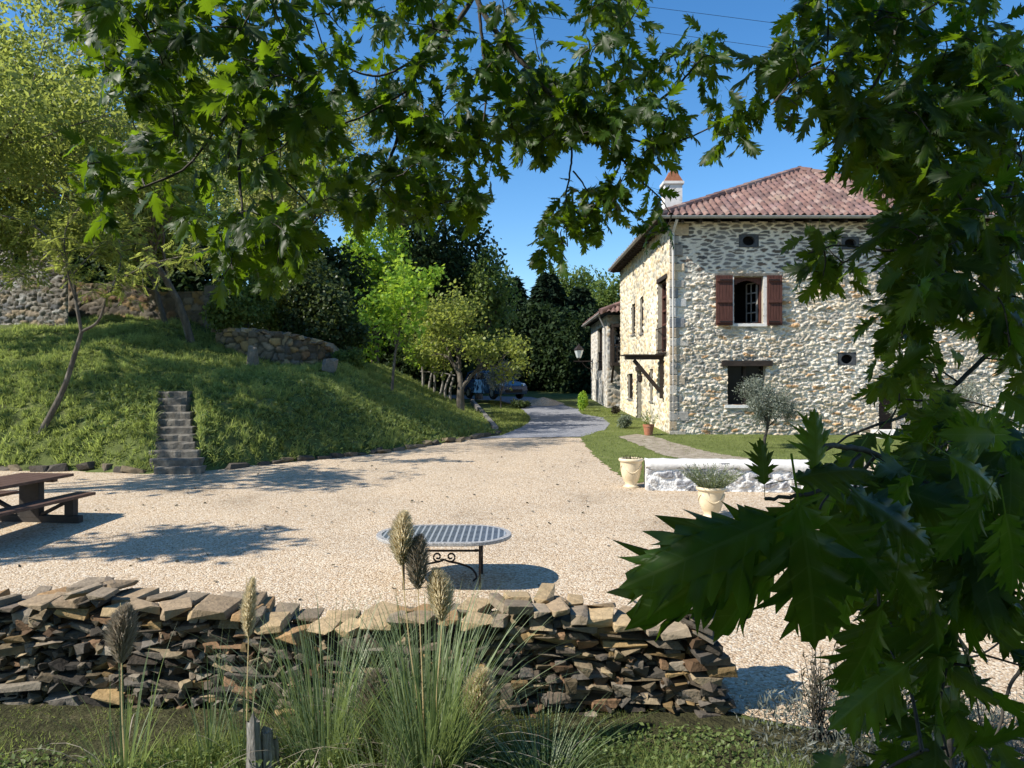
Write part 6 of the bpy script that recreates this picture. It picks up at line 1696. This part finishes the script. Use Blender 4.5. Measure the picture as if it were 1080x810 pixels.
# right-hand side
B([(930, -40, 2.7), (912, 10, 2.65), (905, 45, 2.6), (885, 60, 2.6), (850, 75, 2.55), (815, 110, 2.5)], .010, .003)
B([(930, -40, 2.7), (945, 30, 2.6), (930, 80, 2.5), (900, 120, 2.5), (880, 160, 2.5)], .008, .003)
B([(1110, 40, 2.8), (1065, 95, 2.6), (1057, 150, 2.5), (1060, 200, 2.4), (1020, 220, 2.4), (980, 225, 2.35)], .012, .004)
B([(1060, 95, 2.6), (1010, 110, 2.5), (960, 130, 2.45), (930, 170, 2.4)], .006, .003)
def poly_sample(poly, n):
    poly = np.array(poly, float); lo, hi = poly.min(0), poly.max(0); out = []
    while len(out) < n:
        q = rg_o.uniform(lo, hi)
        if poly_in(q[0:1], q[1:2], poly)[0]: out.append(q)
    return out
def fill(o, poly, n, D0, D1, leaves, size, droop=.28):
    for q in poly_sample(poly, n): o.cluster(P(q[0], q[1], rg_o.uniform(D0, D1)), int(rg_o.integers(leaves[0], leaves[1] + 1)), size, droop=droop)
# overhead masses
fill(oak, [(95, -20), (330, -20), (330, 30), (250, 30), (225, 55), (215, 95), (130, 110), (90, 50)], 44, 2.3, 3.0, (5, 9), 0.111)
fill(oak, [(120, 90), (215, 95), (250, 40), (330, 40), (345, 215), (300, 265), (255, 290), (215, 250), (150, 200), (125, 150)], 64, 2.3, 3.2, (5, 9), 0.111)
fill(oak, [(85, 150), (130, 165), (150, 215), (120, 240), (85, 215)], 10, 2.3, 2.5, (3, 6), 0.104)
fill(oak, [(200, 250), (310, 250), (290, 290), (230, 300)], 9, 2.5, 2.8, (4, 7), 0.104)
fill(oak, [(330, -20), (505, -20), (500, 40), (450, 60), (420, 40), (385, 30), (340, 60)], 23, 2.8, 3.6, (4, 8), 0.104)
fill(oak, [(320, 70), (420, 60), (500, 60), (530, 150), (515, 205), (440, 225), (360, 220), (320, 215)], 90, 2.9, 3.7, (5, 9), 0.104)
fill(oak, [(360, 200), (500, 200), (505, 228), (440, 236), (370, 230)], 17, 2.9, 3.4, (4, 8), 0.104)
fill(oak, [(495, -20), (690, -20), (685, 20), (655, 60), (660, 80), (610, 90), (600, 60), (560, 20), (520, 20)], 25, 2.9, 3.5, (5, 8), 0.104)
fill(oak, [(505, 40), (600, 75), (640, 150), (615, 170), (560, 165), (525, 150)], 49, 2.9, 3.6, (5, 9), 0.104)
fill(oak, [(610, 90), (690, 55), (760, 52), (745, 78), (700, 100), (660, 120)], 17, 2.9, 3.2, (4, 8), 0.096)
fill(oak, [(630, 110), (725, 120), (720, 150), (680, 220), (640, 190)], 32, 2.8, 3.2, (5, 8), 0.096)
fill(oak, [(740, 120), (800, 112), (805, 140), (745, 155)], 9, 2.8, 3.0, (4, 7), 0.096)
fill(oak, [(565, 245), (590, 205), (650, 200), (705, 235), (700, 255), (650, 235), (620, 260), (600, 290), (575, 280)], 25, 2.9, 3.2, (4, 7), 0.089)
fill(oak, [(795, 40), (860, -20), (1090, -20), (1090, 60), (1000, 150), (900, 130), (830, 110), (800, 90)], 84, 2.2, 3.0, (5, 9), 0.104)
fill(oak, [(880, 130), (1090, 60), (1090, 200), (950, 200), (890, 180)], 58, 2.1, 2.9, (5, 9), 0.104)
fill(oak, [(875, 125), (915, 130), (905, 170), (880, 165)], 6, 2.4, 2.6, (3, 6), 0.096)
# crown high above and to the left of the viewer, it shades the foreground
lim2 = bez([trunk_top, (0, -1.6, 5.6), (-1.5, -.6, 6.0), (-3.0, .2, 6.2)], 8); oak.tw.tube(lim2, np.linspace(.09, .02, len(lim2)), 8, cap=False); oak.nodes += list(lim2)
lim3 = bez([trunk_top, (1.2, -1.2, 5.6), (1.0, .4, 6.0), (.6, 1.6, 6.1)], 8); oak.tw.tube(lim3, np.linspace(.08, .02, len(lim3)), 8, cap=False); oak.nodes += list(lim3)
for k in range(1500):
    xx = rg_o.uniform(-6.0, 2.6); yy = rg_o.uniform(-3.0, 2.4 if xx > -.8 else .9)
    oak.cluster((xx, yy, rg_o.uniform(max(4.6, 3.4 + .53 * yy), 7.2)), int(rg_o.integers(6, 9)), .21)
for k in range(520):                                   # unseen low boughs added behind and beside the viewer to dim the skylight
    an = rg_o.uniform(math.pi * .95, math.pi * 2.05); q = rg_o.uniform(1.7, 3.6)
    oak.cluster((q * math.cos(an), q * math.sin(an), rg_o.uniform(1.2, 4.8)), int(rg_o.integers(6, 9)), .21)
oak.build(oaktree)

# ------------------------------------------------------------------ young oak on the right, close to the viewer
yo = Oak(); rt = np.array((1.86, 3.15, float(H(1.86, 3.15))))
young = thing('young_oak_tree', 'young red oak with dark lobed leaves close to the viewer on the right', 'tree', tuple(rt))
Y = lambda pts, r0, r1, **k: yo.branch([P(*p) for p in pts], r0, r1, **k)
st_ = [rt - np.array((0, 0, .05)), P(1000, 740, 3.1), P(994, 690, 3.05), P(990, 655, 3.0), P(1030, 600, 2.9), P(1085, 560, 2.8), P(1110, 420, 2.6), P(1100, 200, 2.4)]
yo.branch(st_, .030, .014)
Y([(1108, 330, 2.4), (1060, 360, 2.3), (1020, 400, 2.2), (985, 430, 2.1), (950, 445, 2.0), (905, 460, 1.9), (870, 480, 1.8)], .009, .002)
Y([(1100, 250, 2.4), (1040, 262, 2.3), (980, 262, 2.2), (920, 262, 2.2), (885, 255, 2.2), (850, 262, 2.2)], .007, .002)
Y([(1110, 460, 2.4), (1060, 480, 2.0), (1020, 520, 1.6), (960, 505, 1.2), (905, 478, 1.0), (850, 480, .85)], .008, .003)
Y([(1085, 560, 2.8), (1040, 640, 2.4), (1000, 660, 2.0), (940, 640, 1.6)], .007, .003)
Y([(1110, 420, 2.6), (1060, 300, 2.2), (1040, 260, 2.1), (1000, 180, 2.0)], .007, .003)
Y([(1090, 690, 3.0), (1068, 720, 3.0), (1050, 780, 3.0)], .008, .006, nodes=False)
Y([(1090, 650, 2.6), (1040, 690, 2.5), (1000, 690, 2.4), (985, 710, 2.3)], .005, .002)
fill(yo, [(820, 268), (870, 258), (900, 268), (890, 300), (860, 318), (830, 305)], 10, 2.2, 2.5, (3, 5), 0.098)
fill(yo, [(925, 190), (1090, 180), (1090, 330), (1010, 345), (950, 325), (928, 280)], 57, 1.8, 2.6, (4, 7), 0.105)
fill(yo, [(915, 315), (960, 335), (1010, 350), (1000, 385), (950, 400), (925, 370)], 9, 2.0, 2.4, (3, 5), 0.101)
fill(yo, [(1020, 330), (1090, 330), (1090, 430), (1060, 410), (1035, 370)], 10, 1.8, 2.4, (3, 6), 0.101)
fill(yo, [(945, 410), (990, 405), (1000, 430), (955, 435)], 3, 1.9, 2.2, (3, 4), 0.101)
fill(yo, [(985, 445), (1090, 420), (1090, 560), (1010, 560), (960, 500)], 28, 1.1, 1.8, (3, 6), 0.123)
fill(yo, [(900, 500), (1000, 520), (1090, 560), (1090, 660), (1000, 640), (900, 620), (880, 560)], 22, 1.0, 1.7, (3, 5), 0.123)
fill(yo, [(900, 620), (1000, 640), (1010, 730), (940, 760), (900, 700)], 8, 1.2, 1.8, (2, 4), 0.123)
fill(yo, [(830, 790), (1010, 770), (1000, 840), (830, 840)], 6, .9, 1.3, (2, 4), 0.123)
fill(yo, [(905, 190), (960, 195), (960, 440), (918, 400)], 6, 2.0, 2.5, (3, 5), .105)
fill(yo, [(930, 560), (1090, 560), (1090, 790), (960, 780), (900, 690)], 10, 1.1, 1.9, (3, 5), .125)
# the big near leaves
def big(bx, by, tx, ty, D, nx=0., nz=.15, k=0, wide=1.0, dD=0):
    p = P(bx, by, D); q = P(tx, ty, D + dD); t = q - p; L = np.linalg.norm(t)
    yo.leaf(p, unit(t), unit(np.array((nx, -1.0, nz))), L, NB + (k + len(yo.p[NB + k])) % NB)
    return p
big(822, 546, 652, 622, .80, .05, .75, 0); big(822, 540, 672, 690, .82, .35, .2, 3); big(842, 530, 876, 706, .78, -.1, .1, 0); big(838, 532, 770, 695, .84, .3, .2, 1)
big(860, 500, 868, 430, .82, .2, .2, 1); big(806, 512, 806, 462, .80, 0, .3, 0); big(835, 506, 925, 478, .80, .1, 1.6, 1); big(896, 519, 1015, 578, .85, .2, .6, 0)
big(868, 545, 960, 640, .82, -.3, .2, 2); big(930, 640, 902, 748, .95, .2, .2, 0); big(985, 645, 1010, 760, 1.1, .3, .2, 1); big(890, 560, 900, 690, .86, .3, -.2, 0)
big(915, 560, 1000, 650, .9, 0, .3, 0); big(958, 700, 870, 765, 1.0, .1, 1.2, 0); big(1000, 480, 1080, 520, .85, 0, .5, 2); big(960, 500, 940, 560, .9, .2, .2, 0)
big(1040, 520, 1000, 600, .85, .1, .3, 0); big(1060, 540, 1085, 640, .9, -.2, .2, 1); big(880, 530, 965, 545, .86, .1, .5, 0)
Y([(905, 478, 1.0), (880, 505, .9), (850, 520, .82), (812, 524, .80)], .003, .002); Y([(880, 505, .9), (870, 535, .84)], .002, .0015); Y([(960, 505, 1.2), (930, 560, 1.0), (930, 640, .95)], .003, .002)
yo.build(young)

# ------------------------------------------------------------------ light, sky, camera
sc = bpy.context.scene
Ld = Vector((1.0, .38, -.98)).normalized()
sun = bpy.data.lights.new('sun', 'SUN'); sun.energy = 5.0; sun.angle = R(.53); sun.color = (1.0, .94, .85)
so_ = bpy.data.objects.new('sun', sun); C.objects.link(so_); so_.rotation_euler = Ld.to_track_quat('-Z', 'Y').to_euler(); so_.location = (-20, -5, 25)
w = bpy.data.worlds.new('World'); sc.world = w; w.use_nodes = True
N = w.node_tree.nodes; L = w.node_tree.links
sky = N.new('ShaderNodeTexSky'); sky.sky_type = 'NISHITA'; sky.sun_disc = False
el = math.asin(-Ld.z); sky.sun_elevation = el; sky.sun_rotation = math.atan2(-Ld.x, -Ld.y)
sky.altitude = 300; sky.air_density = 1.0; sky.dust_density = .25; sky.ozone_density = 3.0
bg = N['Background']; bg.inputs[1].default_value = .125
hs = N.new('ShaderNodeHueSaturation'); hs.inputs['Saturation'].default_value = 1.27
L.new(sky.outputs[0], hs.inputs['Color']); L.new(hs.outputs[0], bg.inputs[0])
cam = bpy.data.cameras.new('camera'); cam.sensor_width = 36; cam.lens = F0 / 1080 * 36; cam.clip_start = .05; cam.clip_end = 3000
co = bpy.data.objects.new('camera', cam); C.objects.link(co); co.location = (0, 0, CAMZ)
co.rotation_euler = (R(90), 0, 0); cam.shift_y = (HY - 405) / 1080.0
sc.camera = co
sc.view_settings.view_transform = 'Standard'; sc.view_settings.look = 'None'; sc.view_settings.exposure = .66; sc.view_settings.gamma = 1.0
sc.cycles.max_bounces = 7; sc.cycles.diffuse_bounces = 3; sc.cycles.transmission_bounces = 4; sc.cycles.transparent_max_bounces = 4
sc.cycles.use_denoising = True
